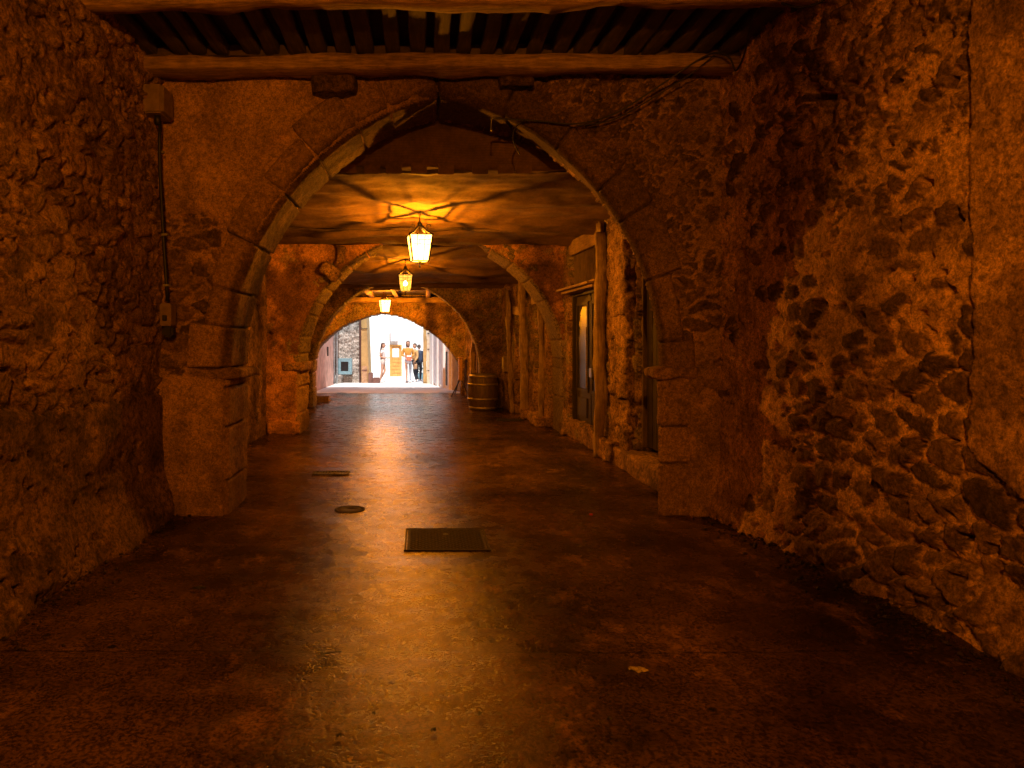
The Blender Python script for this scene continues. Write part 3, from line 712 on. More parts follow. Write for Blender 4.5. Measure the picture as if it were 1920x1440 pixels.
a = at(622, 508, 11.75); rough_box('broken_stone', (a.x-.02, 11.75, a.z-.02), (.34, .32, .20), 'ochre', t2, 9, .03, 8, Matrix.Rotation(R(35), 3, 'Y'))
a = at(636, 474, 11.7); rough_box('broken_stone', (a.x, 11.75, a.z-.03), (.16, .22, .26), 'ochre', t2, 10, .04, 8)
rough_box('footing', (-2.38, 11.85, .10), (.5, .4, .22), 'red_render', t2, 12, .03, 10, bev=.1, freq=9); rough_box('footing', (2.62, 11.7, .1), (.4, .5, .24), 'ochre', t2, 13, .03, 8)
# ================================================================== netting ceilings
def netting(name, label, ycs, zcs, x0, x1, seed, folds, lamp):
    t = thing(name, label, 'ceiling cloth', (0, ycs[0], zcs[0]))
    ys = np.arange(ycs[0], ycs[-1], .03); xs = np.arange(x0, x1, .04)
    Xg, Yg = np.meshgrid(xs, ys, indexing='ij')
    z = np.interp(Yg, ycs, zcs)
    for (fy, amp, wid, sl) in folds:
        yy = Yg-fy-sl*Xg-(fbm(Xg*.8, Xg*0+fy, seed)-.5)*.35
        z = z-amp*np.exp(-(yy/wid)**2)*(.5+fbm(Xg*1.2, Yg*.4, seed+2))
    z = z+(fbm(Xg*.9, Yg*2.2, seed+3, 3)-.5)*.12+(fbm(Xg*4, Yg*8, seed+4, 3)-.5)*.03
    # gathers radiating from the lantern hook
    dx = Xg-lamp[0]; dy = Yg-lamp[1]; rr = np.hypot(dx, dy); an = np.arctan2(dy, dx)
    z = z+np.cos(an*7+seed)*.035*np.minimum(rr, 1)*np.exp(-rr/1.4)+.04*np.exp(-rr*3)
    P = np.stack([Xg, Yg, z], 2)
    grid('cloth', P[::-1].copy(), 'netting', t, None, None, (0, 0, .012))
    return t
n1 = netting('netting_ceiling', 'sagging brown netting tacked up as a ceiling round the nearest lantern', [7.0, 7.18, 7.34, 7.6, 8.2, 8.6, 9.2, 10.2, 11.0, 11.9], [3.98, 3.90, 3.46, 3.45, 3.40, 3.34, 3.27, 3.26, 3.26, 3.28], -2.9, 3.0, 31,
    [(8.3, .04, .16, .12), (9.5, .05, .10, .10), (10.2, .06, .14, -.10), (11.2, .07, .18, .05)], (-.01, 9.0))
for (yy, zz, s) in ((7.36, 3.44, 1), (9.9, 3.235, 2)):
    timber('batten', (-2.8, yy, zz), (2.75, yy+.08, zz+.01), .05, .03, 'board', n1, s+60, .03, 60)
for i in range(9):
    x = -1.1+i*.28+random.uniform(-.05, .05); boxes('patch', [((x, 7.30, 3.45+random.uniform(-.01, .01)), (.17, .012, .07+random.uniform(0, .05)), Matrix.Rotation(R(8), 3, 'X'))], 'netting', n1, .003)
n2 = netting('netting_ceiling', 'darker sagging netting over the second lantern, between the second and third arches', [11.95, 12.4, 13.0, 14.5, 16.5], [3.28, 3.2, 3.12, 3.0, 2.93], -3.3, 2.9, 37,
    [(13.8, .06, .15, .1), (15.2, .07, .2, -.06), (16.2, .05, .1, 0)], (-.3, 13.0))
# solid floor above the netting keeps the sky out
tb = thing('upper_storey', 'mass of the building over the passage', 'building', (0, 10, 4.6))
boxes('floor_slab', [((0, 6.75, 4.78), (9, 20.5, .25))], 'board', tb, 0)
boxes('outer_wall', [((-4.0, 8.8, 1.85), (.3, 24.3, 3.8)), ((4.2, 8.8, 1.85), (.3, 24.3, 3.8)), ((-4.0, 6.75, 4.5), (.3, 20.3, 1.45)), ((4.2, 6.75, 4.5), (.3, 20.3, 1.45)), ((0, 16.95, 4.35), (8.4, .2, 1.1))], 'white', tb, 0)
boxes('end_wall', [((0, -3.5, 2.6), (9, .2, 5.8))], 'white', tb, 0)
boxes('roof', [((0, 6.75, 5.25), (9.2, 20.9, .3)), ((0, 19.1, 3.85), (9.0, 4.5, .2))], 'brown_box', tb, .02)
# ================================================================== third chamber
side_wall('stone_wall', 'plain dark wall on the left between the second and third arches', 'wall', [(-3.1, 12.7), (-3.1, 16.5)], 0, 3.6, 1, .05, 108, 'ochre', plaster=lambda a_, b_: a_*0+.4)
side_wall('stone_wall', 'patched ochre wall with timber posts on the right between the second and third arches', 'wall',
    [(2.38, 12.7), (2.30, 14.0), (2.12, 15.2), (1.95, 16.5)], 0, 3.6, -1, .03, 109, 'ochre', holes=[(13.0, 13.75, .2, 2.35), (14.35, 15.15, .05, 2.2)],
    plaster=lambda a_, b_: sstep(.4, .6, fbm(a_*1.3, b_*1.3, 981, 3))*.5, grime=lambda a_, b_: .7*sstep(.5, .64, fbm(a_*1.6, b_*1.6, 982, 4)), back=.4)
d3 = thing('plank_door', 'worn plank door behind the barrel wall, closer of the two beyond the second arch', 'door', (2.5, 13.4, .2))
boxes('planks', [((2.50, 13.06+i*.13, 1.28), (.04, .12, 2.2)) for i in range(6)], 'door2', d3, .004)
boxes('lintel', [((2.34, 13.38, 2.42), (.22, 1.0, .16))], 'beam', d3, .01)
rough_box('door_step', (2.30, 13.3, .09), (.34, .9, .2), 'ochre', d3, 19, .02, 8)
d4 = thing('plank_door', 'dark plank door under a crooked lintel, farther of the two beyond the second arch', 'door', (2.35, 14.75, 0))
boxes('planks', [((2.40, 14.38+i*.13, 1.1), (.04, .12, 2.2)) for i in range(7)], 'door', d4, .004)
boxes('lintel', [((2.14, 14.75, 2.26), (.2, 1.1, .18), Matrix.Rotation(R(4), 3, 'X'))], 'beam', d4, .01)
for nm, x, y, x2, y2, z2, wd in (('pale leaning timber post between the two far doorways on the right', 2.17, 14.2, 2.08, 14.25, 2.9, .15), ('thin timber post at the near side of the closer plank door', 2.28, 12.95, 2.26, 12.95, 2.5, .09), ('slender bent timber post nearest the grey meter box', 2.02, 15.22, 1.92, 15.3, 2.75, .10)):
    o = timber('timber_post', (x, y, 0), (x2, y2, z2), wd, wd*.9, 'post', None, int(y*7), .025, 40, .9); tag(o, nm, 'post')
mb = thing('meter_box', 'small grey meter box on the wall above and beside the barrel', 'meter box', (1.98, 15.9, 1.0))
boxes('housing', [((1.955, 15.9, 1.08), (.12, .34, .36))], 'plasticw', mb, .012)
boxes('door_panel', [((1.885, 15.84, 1.10), (.018, .20, .26))], 'metalgrey', mb, .004)
o = rough_box('loose_stone', (2.18, 14.15, .09), (.24, .3, .2), 'ochre', None, 51, .03, 6); tag(o, 'pale rounded stone at the foot of the leaning timber post', 'stone')
# ================================================================== third arch
A3 = pointed(-.60, 2.01, .85, 2.22)
A3path = [(A3[0][0], 0)]+A3+[(A3[-1][0], 0)]
t3 = thing('stone_archway', 'third arch, dark-edged, framing the barrel and the lit fourth arch', 'archway', (-.6, 16.4, 0))
front_wall('wall', t3, -3.4, 2.5, 0, 3.7, 16.4, .04, 110, 'ochre', path_inside(A3path, .05), .6, plaster=lambda U, V: sstep(.4, .6, fbm(U*1.3, V*1.3, 983, 3))*.5,
    grime=lambda U, V: .85*sstep(.42, .58, fbm(U*1.5+3, V*1.5, 984, 4)), depth=.06, level=.45)
arch_ring('arch_ring', t3, A3, 16.4, .6, 31, mat='ochre', width=.22, block=.34, ds=.03, proud=.02, chamfer=.05, rough=.022)
arch_ring('arch_jamb', t3, [(A3[0][0], -.02), (A3[0][0], .85)], 16.4, .6, 32, mat='ochre', width=.22, block=.4, ds=.03, chamfer=.05)
arch_ring('arch_jamb', t3, [(A3[-1][0], .85), (A3[-1][0], -.02)], 16.4, .6, 33, mat='ochre', width=.22, block=.4, ds=.03, chamfer=.05)
# ================================================================== fourth chamber and arch
side_wall('stone_wall', 'lit ochre wall on the right beside the leaning panel, past the third arch', 'wall', [(1.62, 17.0), (1.50, 19), (1.30, 21.0)], 0, 3.6, -1, .04, 111, 'ochre', holes=[(18.0, 19.2, .05, 1.7)], plaster=lambda a_, b_: a_*0+.5, back=.3)
d5 = thing('arched_door', 'narrow door with a curved timber surround behind the barrel, past the third arch', 'door', (1.7, 18.6, 0))
boxes('planks', [((1.70, 18.05+i*.15, .9), (.04, .14, 1.8)) for i in range(8)], 'door2', d5, .004)
pts = [(1.50, 18.0, 0), (1.50, 18.0, 1.2), (1.50, 18.15, 1.5), (1.49, 18.4, 1.72), (1.48, 18.7, 1.78), (1.46, 19.0, 1.6), (1.44, 19.15, 1.3), (1.44, 19.2, 0)]
mesh_of('surround', [bar_path(pts, [(-.05, -.05), (.05, -.05), (.05, .05), (-.05, .05)])], 'post', d5, False)
side_wall('stone_wall', 'lit ochre wall on the left past the third arch', 'wall', [(-3.55, 17.0), (-3.55, 21.0)], 0, 3.6, 1, .05, 112, 'ochre', plaster=lambda a_, b_: a_*0+.5)
# pixel-measured low pointed profile of the street arch, at its own depth
A4px = [(586, 690), (588, 672), (600, 650), (619, 631), (649, 610), (689, 594), (718, 587.5), (745, 592), (767, 600), (788, 611), (808, 623.5), (827, 638), (845, 658), (858, 680), (861, 690)]
A4 = [(q.x, q.z) for q in (at(px, py, 21.0) for px, py in A4px)]
A4s, _ = resample(A4, .06); A4s = [tuple(q) for q in smooth_path(A4s, 4)]
A4path = [(A4s[0][0], 0)]+A4s+[(A4s[-1][0], 0)]
t4 = thing('stone_archway', 'fourth and farthest arch, low and brightly lit, opening onto the white street', 'archway', (-1.1, 21, 0))
front_wall('wall', t4, -4.0, 1.9, 0, 3.9, 20.6, .05, 113, 'ochre', path_inside(A4path, .03), .8, plaster=lambda U, V: sstep(.4, .6, fbm(U*1.3, V*1.3, 985, 3))*.5, depth=.05, level=.45)
arch_ring('arch_ring', t4, A4s, 20.6, .8, 41, mat='ochre', width=.34, block=.30, ds=.03, proud=.02, chamfer=.03)
boxes('street_face', [((3.3, 21.2, 1.9), (2.9, .4, 3.8))], 'white', t4, 0); boxes('street_face', [((-4.0, 21.2, 1.9), (.8, .4, 3.8))], 'white', t4, 0)
c4 = thing('plank_ceiling', 'brightly lit ceiling of boards and beams over the farthest lantern', 'ceiling', (-1, 19, 2.9))
boxes('boarding', [((-1, 18.8, 3.02), (5.4, 3.7, .05))], 'joist', c4, 0)
timber('cross_beam', (-3.6, 17.3, 2.93), (1.7, 17.3, 2.93), .20, .09, 'beam_x', c4, 71, .01)
timber('cross_beam', (-3.6, 20.35, 2.83), (1.5, 20.35, 2.83), .22, .16, 'beam_x', c4, 72, .012)
for x in (-3.1, -2.35, -1.45, -.72, .2, 1.0): timber('joist', (x, 17.0, 2.95), (x, 20.5, 2.95), .12, .12, 'beam', c4, int(x*10)+90, .008)
sta = thing('star_ornament', 'small dark five-pointed star hanging just above the farthest lantern', 'ornament', at(720, 555, 18.2))
sp = at(720, 555, 18.2); V = []; 
for k in range(10):
    r = .13 if k % 2 == 0 else .05; an = R(90+36*k+8); V.append((sp.x+r*math.cos(an), sp.y, sp.z+r*math.sin(an)))
V += [(sp.x, sp.y-.025, sp.z), (sp.x, sp.y+.025, sp.z)]
mesh_of('star', [(V, [(k, (k+1) % 10, 10) for k in range(10)]+[((k+1) % 10, k, 11) for k in range(10)])], 'star', sta, False)
tube('wire', [(sp.x, sp.y, sp.z+.1), (sp.x, sp.y, 3.0)], .004, 'iron', sta)
# ================================================================== lanterns
def lantern(label, P, watts, hook_z, rz=0.0, s=1.0, group='wrought iron lanterns hanging along the passage', pane='pane', scroll=True):
    t = thing('hanging_lantern', label, 'lantern', P, group, rz); t['local'] = 1
    tw, bw_, h = .150*s, .105*s, .34*s        # half widths, body height; origin at centre of body
    cz = lambda k, z: [(( tw if z > 0 else bw_)*a, (tw if z > 0 else bw_)*b, z) for a, b in ((1, 1), (-1, 1), (-1, -1), (1, -1))][k]
    T, B = h/2, -h/2; r = .008*s
    parts = []
    for k in range(4):
        parts.append(bar_path([cz(k, T), cz(k, B)], ring_prof(r*1.4, 6)))
        for z in (T, B): parts.append(bar_path([cz(k, z), cz((k+1) % 4, z)], ring_prof(r, 6)))
        for f in (.62, .8):
            a_ = Vector(cz(k, B)).lerp(Vector(cz(k, T)), f); b_ = Vector(cz((k+1) % 4, B)).lerp(Vector(cz((k+1) % 4, T)), f)
            parts.append(bar_path([a_, b_], ring_prof(r*.45, 5)))
        for f in (.33, .67):
            a_ = Vector(cz(k, B)).lerp(Vector(cz((k+1) % 4, B)), f); b_ = Vector(cz(k, T)).lerp(Vector(cz((k+1) % 4, T)), f)
            parts.append(bar_path([a_, b_], ring_prof(r*.45, 5)))
    mesh_of('cage', parts, 'iron', t)
    parts = []
    for k in range(4):
        c = Vector(cz(k, T)); top = Vector((0, 0, T+.16*s))
        m1 = c.lerp(top, .35)+Vector((0, 0, -.02*s)); m2 = c.lerp(top, .7)+Vector((0, 0, -.015*s))
        parts.append(bar_path([c, m1, m2, top], ring_prof(r*2.0, 6)))
        if scroll:
            d = Vector((c.x, c.y, 0)).normalized(); q = []
            for i in range(12):
                an = i*.5; rr = .045*s*(1-i/14); q.append(c*.55+Vector((0, 0, T*.45+.10*s))+d*(rr*math.cos(an)+.02)+Vector((0, 0, rr*math.sin(an))))
            parts.append(bar_path(q, ring_prof(r*.6, 5)))
    mesh_of('crown', parts, 'iron', t)
    lathe('cap', [(.035*s, T+.14*s), (.03*s, T+.17*s), (.012*s, T+.19*s), (.008*s, T+.21*s)], 'iron', t, 12)
    lathe('finial', [(.004, B-.085*s), (.014*s, B-.075*s), (.016*s, B-.06*s), (.006, B-.045*s), (.008, B-.01*s), (.03*s, B)], 'iron', t, 10)
    for k in range(4):
        a, b, c, d = [Vector(q)*.97 for q in (cz(k, B), cz((k+1) % 4, B), cz((k+1) % 4, T), cz(k, T))]
        nrm = (b-a).cross(d-a).normalized()*.003
        if pane:
            mesh_of('pane', [([a, b, c, d, a+nrm, b+nrm, c+nrm, d+nrm], [(0, 1, 2, 3), (7, 6, 5, 4), (0, 4, 5, 1), (1, 5, 6, 2), (2, 6, 7, 3), (3, 7, 4, 0)])], pane, t, False)
    # chain up to the hook
    top = T+.205*s; L = hook_z-P[2]-top; nl = max(2, int(L/.035)); parts = []
    for i in range(nl):
        z = top+(i+.5)*L/nl; q = []
        for j in range(9):
            an = j/8*2*math.pi; u = .011*math.cos(an); q.append((u if i % 2 else 0, 0 if i % 2 else u, z+L/nl*.62*math.sin(an)))
        parts.append(bar_path(q, ring_prof(.0035, 5), False))
    mesh_of('chain', parts, 'iron', t)
    mesh_of('hook', [bar_path([(0, 0, top+L), (.02, 0, top+L+.02), (0, 0, top+L+.04), (0, 0, top+L+.10)], ring_prof(.006, 6))], 'iron', t)
    bl = lathe('bulb', [(.004, -.055*s), (.03*s, -.045*s), (.045*s, -.02*s), (.042*s, .01*s), (.018*s, .035*s), (.012*s, .05*s)], 'bulb', t, 16)
    lathe('socket', [(.016*s, .05*s), (.018*s, .055*s), (.016*s, .10*s), (.006*s, .11*s), (.004*s, T+.15*s)], 'iron', t, 10)
    li = bpy.data.lights.new('lantern_light', 'POINT'); li.energy = watts; li.color = LAMP; li.shadow_soft_size = .012*s
    lo = bpy.data.objects.new('lantern_light', li); C.objects.link(lo); lo.parent = t; lo.location = (0, 0, -.02*s)
    return t
lantern('nearest and largest lit lantern, under the first stretch of netting', at(787, 466, 9.0), 350, 3.30, R(8), 1.0)
lantern('second lit lantern, cage bars visible, hanging between the second and third arches', at(760, 531, 13.0), 140, 3.10, R(3), .92, pane='pane_dim')
lantern('farthest lit lantern, a white glow above the crown of the street arch', at(722, 574, 18.6), 560, 3.0, R(12), .95)
lantern('lit lantern hanging behind the viewer', (-.1, -1.0, 3.0), 740, 4.2, R(20), 1.0)
# ================================================================== objects on the passage floor
def cover_plate():
    t = thing('manhole_cover', 'rectangular chequered metal cover in the middle of the floor', 'manhole cover', (.21, 5.5, 0))
    x0, x1, y0, y1 = -.12, .52, 5.21, 5.80
    boxes('rim', [((.2, y0-.004, .0), (x1-x0+.03, .014, .022)), ((.2, y1+.004, .0), (x1-x0+.03, .014, .022)), ((x0-.004, 5.505, .0), (.014, y1-y0, .022)), ((x1+.004, 5.505, .0), (.014, y1-y0, .022))], 'cast', t, .003)
    boxes('plate', [((.2, 5.505, -.002), (x1-x0-.02, y1-y0-.02, .02))], 'cast', t, .002)
    bm = bmesh.new()
    nx, ny = 22, 20
    for i in range(nx):
        for j in range(ny):
            x = x0+.03+(i+.5)*(x1-x0-.06)/nx; y = y0+.03+(j+.5)*(y1-y0-.06)/ny
            box_bm(bm, (x, y, .0095), (.026, .007, .006), Matrix.Rotation(R(45 if (i+j) % 2 else -45), 3, 'Z'))
    me = bpy.data.meshes.new('tread'); bm.to_mesh(me); bm.free(); link('tread', me, 'cast', t, False)
    boxes('keyhole', [((.2, 5.62, .010), (.04, .03, .008))], 'cable', t, .002)
cover_plate()
t = thing('valve_cover', 'small round metal cover sunk in the floor left of the chequered one', 'manhole cover', (-.68, 6.5, 0))
lathe('ring', [(.145, -.01), (.145, .004), (.12, .006), (.118, .0), (.1, .0)], 'cast', t, 28, (-.68, 6.5, 0)); lathe('lid', [(.112, -.01), (.112, .002), (.10, .005), (.03, .006), (.028, .003)], 'cast', t, 28, (-.68, 6.5, 0))
t = thing('drain_grate', 'dark rectangular drain grate on the left of the floor', 'drain', (-1.09, 8.26, 0))
boxes('frame', [((-1.09, 8.16, .002), (.42, .02, .02)), ((-1.09, 8.36, .002), (.42, .02, .02)), ((-1.30, 8.26, .002), (.02, .2, .02)), ((-.88, 8.26, .002), (.02, .2, .02))], 'cast', t, .002)
boxes('bars', [((-1.28+i*.035, 8.26, .0), (.016, .19, .016)) for i in range(12)], 'cable', t, .002); boxes('pit', [((-1.09, 8.26, -.006), (.40, .19, .01))], 'cable', t, 0)
t = thing('drain_grate', 'narrow slotted drain grate on the right, in front of the barrel', 'drain', at(955, 788, 13.8)+Vector((0, 0, .0)))
boxes('bars', [((1.55+i*.04, 13.8, .012), (.018, .24, .02)) for i in range(13)]+[((1.79, 13.68, .012), (.54, .02, .02)), ((1.79, 13.93, .012), (.54, .02, .02))], 'cable', t, .002)
# barrel
bx, by = 1.44, 16.0
bl = thing('barrel', 'upright wooden wine barrel with iron hoops, against the right wall by the third arch', 'barrel', (bx, by, 0)); bl['local'] = 1
H = .84
def brad(z): return .305+.06*(1-((z-H/2)/(H/2))**2)
V = []; Fs = []; K = 26; NZ = 16; per = 4
for j in range(NZ+1):
    z = H*j/NZ
    for i in range(K*per):
        an = 2*math.pi*i/(K*per); g = -.006 if i % per == 0 else 0
        r = brad(z)+g; V.append((r*math.cos(an), r*math.sin(an), z))
n_ = K*per
for j in range(NZ):
    for i in range(n_): Fs.append((j*n_+i, j*n_+(i+1) % n_, (j+1)*n_+(i+1) % n_, (j+1)*n_+i))
mesh_of('staves', [(V, Fs)], 'stave', bl)
lathe('barrel_head', [(.25, H-.035), (.296, H-.03), (.30, H-.02)], 'door', bl, 32); lathe('chime', [(.285, H-.03), (.305, H-.01), (.312, H+.003), (.296, H+.004), (.288, H-.02)], 'iron', bl, 40)
for z, hw in ((.05, .035), (.26, .028), (.60, .028), (.79, .04)):
    lathe('hoop', [(brad(z-hw)+.001, z-hw), (brad(z-hw)+.006, z-hw), (brad(z+hw)+.006, z+hw), (brad(z+hw)+.001, z+hw)], 'hoop', bl, 48)
# crate at left
c0 = at(602, 754, 17.9); c0.z = 0
cr = thing('wooden_crate', 'low open wooden crate on the floor at the foot of the third arch, left', 'crate', c0); cx_, cy_ = c0.x, c0.y
boxes('slats', [((cx_, cy_-.2, .05+i*.075), (.42, .015, .055)) for i in range(2)]+[((cx_, cy_+.2, .05+i*.075), (.42, .015, .055)) for i in range(2)]+[((cx_+s*.21, cy_, .05+i*.075), (.015, .4, .055)) for s in (-1, 1) for i in range(2)], 'post', cr, .003)
boxes('base', [((cx_, cy_-.15+i*.1, .012), (.42, .07, .014)) for i in range(4)], 'post', cr, .002)
[boxes('corner_block', [((cx_+sx*.19, cy_+sy*.18, .08), (.03, .03, .15))], 'beam', cr, .003) for sx in (-1, 1) for sy in (-1, 1)]
# leaning panel / folding stand beside the street arch
fs = thing('folding_signboard', 'upright narrow board on splayed folding legs, just left of the barrel', 'signboard', at(864, 735, 20.2))
q = at(863, 738, 20.2); fx = q.x
boxes('panel', [((fx, 20.2, .78), (.10, .40, .66), Matrix.Rotation(R(4), 3, 'X')), ((fx, 20.19, 1.12), (.14, .44, .03))], 'card', fs, .006)
for (a_, b_) in (((fx-.03, 20.0, .46), (fx-.28, 19.8, 0)), ((fx-.03, 20.38, .46), (fx-.14, 20.6, 0)), ((fx+.03, 20.0, .46), (fx+.22, 19.9, 0)), ((fx+.03, 20.38, .46), (fx+.26, 20.5, 0))):
    tube('leg', [a_, b_], .016, 'iron', fs)
boxes('seat_rail', [((fx, 20.15, .46), (.16, .44, .03))], 'post', fs, .004)
# small litter
q = at(1108, 968, 6.24); o = lathe('bottle_cap', [(.016, .0), (.018, .004), (.017, .012), (.012, .014)], 'red', None, 14, (q.x, q.y, .012)); tag(o, 'tiny red bottle cap on the floor before the right side of the first arch', 'bottle cap')
def scrap(label, px, py, s, seed, mat, cat='litter', name='paper_scrap'):
    q = at(px, py, 1); Yq = EYE*F/(py-VY); Xq = (px-VX)*Yq/F
    V = []; random.seed(seed); n = 14
    for k in range(n):
        r = s*random.uniform(.45, 1); an = 2*math.pi*k/n; V.append((Xq+r*math.cos(an), Yq+.6*r*math.sin(an), .016+random.uniform(0, .012)))
    V.append((Xq, Yq, .03)); V += [(x, y, z-.004) for x, y, z in V]
    Fs = [(k, (k+1) % n, n) for k in range(n)]+[((k+1) % n+n+1, k+n+1, 2*n+1) for k in range(n)]
    o = mesh_of(name, [(V, Fs)], mat); tag(o, label, cat); return o
scrap('pale torn scrap flattened on the floor, lower right of the chequered cover', 1197, 1262, .055, 3, 'paper')
scrap('small pale scrap at the very bottom edge of the floor', 656, 1434, .014, 5, 'paper')
tw = tube('twig', [Vector((0, 0, .014))+at(604, 1231, 1)*0+Vector(((604-VX)*3.47/F, 3.46, 0)), Vector(((622-VX)*3.47/F, 3.475, .016)), Vector(((640-VX)*3.47/F, 3.485, .018))], .003, 'cable'); tag(tw, 'short dark twig lying on the floor lower left', 'twig')
for i, (px, py, s, lb) in enumerate([(372, 1108, .05, 'dark flat leaf on the floor in front of the left wall'), (1142, 1355, .012, 'dark fleck of grit near the bottom of the floor, right of the bright streak'), (900, 1347, .012, 'dark pebble lying in the bright streak near the bottom edge'), (812, 1377, .014, 'dark pebble left of the one in the bright streak'), (700, 1347, .013, 'dark pebble left of the bright streak, upper of two'), (636, 1388, .014, 'dark pebble lower left of the bright streak')]):
    scrap(lb, px, py, s, 20+i, 'cable', 'leaf' if i == 0 else 'pebble', 'leaf' if i == 0 else 'pebble')
# ================================================================== street outside
pk = side_wall('house_wall', 'pink rendered house wall on the left of the street', 'wall', [(-3.38, 21.4), (-3.26, 25.2)], 0, 7, 1, .08, 120, 'pink', plaster=lambda a_, b_: a_*0+1.5, depth=.02, level=.4, back=2.0)
boxes('handle', [((-3.26, 23.8, 1.25), (.05, .04, .32))], 'iron', pk, .005)
sh = thing('stone_house', 'pale rough stone house front with a blue-grey cupboard, on the left of the street', 'house', (-2.9, 26.3, 0))
front_wall('wall', sh, -4.6, -2.33, 0, 7.2, 26.3, .04, 121, 'street_stone', None, 1.2, depth=.06, level=.35, cw=.3, ch=.12)
a = at(633, 672, 26.1); b = at(660, 702, 26.1)
cx_, cz_ = (a.x+b.x)/2, (a.z+b.z)/2
fr = boxes('cupboard', [((cx_, 26.18, cz_), (b.x-a.x, .24, a.z-b.z))], 'blue_paint', sh, .01)
boxes('cupboard_frame', [((cx_-.20, 26.045, cz_), (.11, .04, .6)), ((cx_+.20, 26.045, cz_), (.11, .04, .6)), ((cx_, 26.045, cz_+.24), (.29, .04, .12)), ((cx_, 26.045, cz_-.24), (.29, .04, .12))], 'blue_paint', fr, .004)
boxes('cupboard_glass', [((cx_-.01, 26.05, cz_), (.30, .012, .36))], 'dark_glass', fr, 0)
rough_box('footing', (-3.25, 26.1, .15), (.45, .5, .32), 'street_stone', sh, 91, .04, 8)
for i, px in enumerate((626, 631)):
    q = at(px, 700, 25.6); o = tube('drainpipe', [(q.x, 25.7, 0), (q.x, 25.7, 3.2), (q.x, 25.75, 6.8)], .035, 'metalgrey'); tag(o, ('pale drainpipe in the corner of the pink wall', 'second drainpipe, beside the stone house front')[i], 'drainpipe')
th = thing('tan_house', 'narrow tan house corner leaning beside the stone house front', 'house', (-2.2, 26.2, 0))
Vv = []
for y in (26.15, 27.6):
    Vv += [(-2.32, y, 0), (-2.00, y, 0), (-2.14, y, 3.6), (-2.2, y, 7), (-2.32, y, 7)]
mesh_of('wall', [(Vv, [(0, 1, 2, 3, 4), (9, 8, 7, 6, 5), (0, 5, 6, 1), (1, 6, 7, 2), (2, 7, 8, 3), (3, 8, 9, 4), (4, 9, 5, 0)])], 'tan', th, False)
tube('drainpipe', [(-2.34, 26.1, 0), (-2.34, 26.1, 7)], .04, 'brown_box', th)
tube('wire', [(-2.33, 26.12, 2.15), (-2.25, 26.12, 2.08), (-2.05, 26.12, 2.10)], .012, 'iron', th)
pl = thing('cardboard_panel', 'upright brown panel leaning at the foot of the tan house corner', 'panel', at(684, 718, 26.0))
q0 = at(678, 718, 26.0); q1 = at(689, 687, 26.0)
boxes('board', [(((q0.x+q1.x)/2, 26.0, .33), (.22, .05, .66))], 'card', pl, .008); boxes('batten', [(((q0.x+q1.x)/2, 25.965, .5), (.20, .02, .04))], 'brown_box', pl, .003)
bxs = thing('stepped_planter', 'dark brown stepped box on the street below the tan house corner', 'planter', at(698, 718, 25.9))
boxes('tall_box', [((-1.93, 26.0, .20), (.17, .30, .42))], 'brown_box', bxs, .02)
boxes('low_box', [((-1.71, 25.98, .11), (.26, .34, .23))], 'brown_box', bxs, .025)
# bright far facade
wf = thing('white_house', 'sunlit white house front across the far end of the street', 'house', (-.5, 31, 0))
boxes('wall', [((-1.0, 31.3, 4.2), (13, .6, 8.6))], 'white', wf, .01)
a = at(731, 648, 30.95); b = at(753, 735, 30.95); dxm = (a.x+b.x)/2
dr = boxes('door', [((dxm, 30.97, .68), (.42, .08, 1.36))], 'orange_wood', wf, .005)
boxes('door_frame', [((a.x+.035, 30.95, .70), (.07, .16, 1.44)), ((b.x-.02, 30.95, .70), (.05, .16, 1.44)), ((dxm, 30.95, 1.41), (.54, .17, .08))], 'orange_wood', dr, .005)
boxes('door_glass', [((dxm, 30.925, 1.08), (.30, .02, .40))], 'white_cloth', dr, .003)
boxes('notice', [((dxm+.02, 30.905, 1.14), (.26, .012, .09))], 'shoe_white', dr, .002)
boxes('door_rail', [((dxm, 30.92, .18+i*.16), (.36, .02, .03)) for i in range(5)], 'orange_wood', dr, .003)
a = at(732, 625, 30.95); b = at(746, 640, 30.95)
wb = boxes('wall_box', [(((a.x+b.x)/2, 30.86, (a.z+b.z)/2), (b.x-a.x, .26, a.z-b.z))], 'white_cloth', wf, .01); boxes('box_edge', [((a.x-.005, 30.84, (a.z+b.z)/2), (.03, .28, a.z-b.z+.02))], 'brown_box', wb, .003)
# right side of the street
tk = side_wall('house_wall', 'tan rendered house wall on the right of the street, nearest the arch', 'wall', [(1.30, 21.4), (1.02, 22.4)], 0, 7, -1, .08, 124, 'tan', plaster=lambda a_, b_: a_*0+1.5, depth=.02, level=.4, back=2.5)
rh = thing('white_house', 'white house on the right of the street with tall shutters and pilasters', 'house', (.7, 24, 0))
def seg_box(x0, y0, x1, y1, z0, z1, th_): 
    d = Vector((x1-x0, y1-y0, 0)); L = d.length; an = math.atan2(d.y, d.x)
    return (Vector(((x0+x1)/2, (y0+y1)/2, (z0+z1)/2)), (L, th_, z1-z0), Matrix.Rotation(an, 3, 'Z'))
boxes('wall', [seg_box(1.25, 22.4, .55, 25.7, 0, 7, .5)], 'white', rh, 0)
def rp(t, off): # point on the street face of the right house
    p0 = Vector((1.25, 22.4, 0)); p1 = Vector((.55, 25.7, 0)); d = (p1-p0).normalized(); n = Vector((-d.y, d.x, 0)); return p0.lerp(p1, t)+n*(.25+off), math.atan2(d.y, d.x)
def rbox(t, off, ln, z0, z1, th_):
    p, an = rp(t, off); return (Vector((p.x, p.y, (z0+z1)/2)), (ln, th_, z1-z0), Matrix.Rotation(an, 3, 'Z'))
for t_ in (.06, .30, .55, .78): boxes('pilaster', [rbox(t_, .04, .22, 0, 3.4, .08)], 'white_cloth', rh, .01)
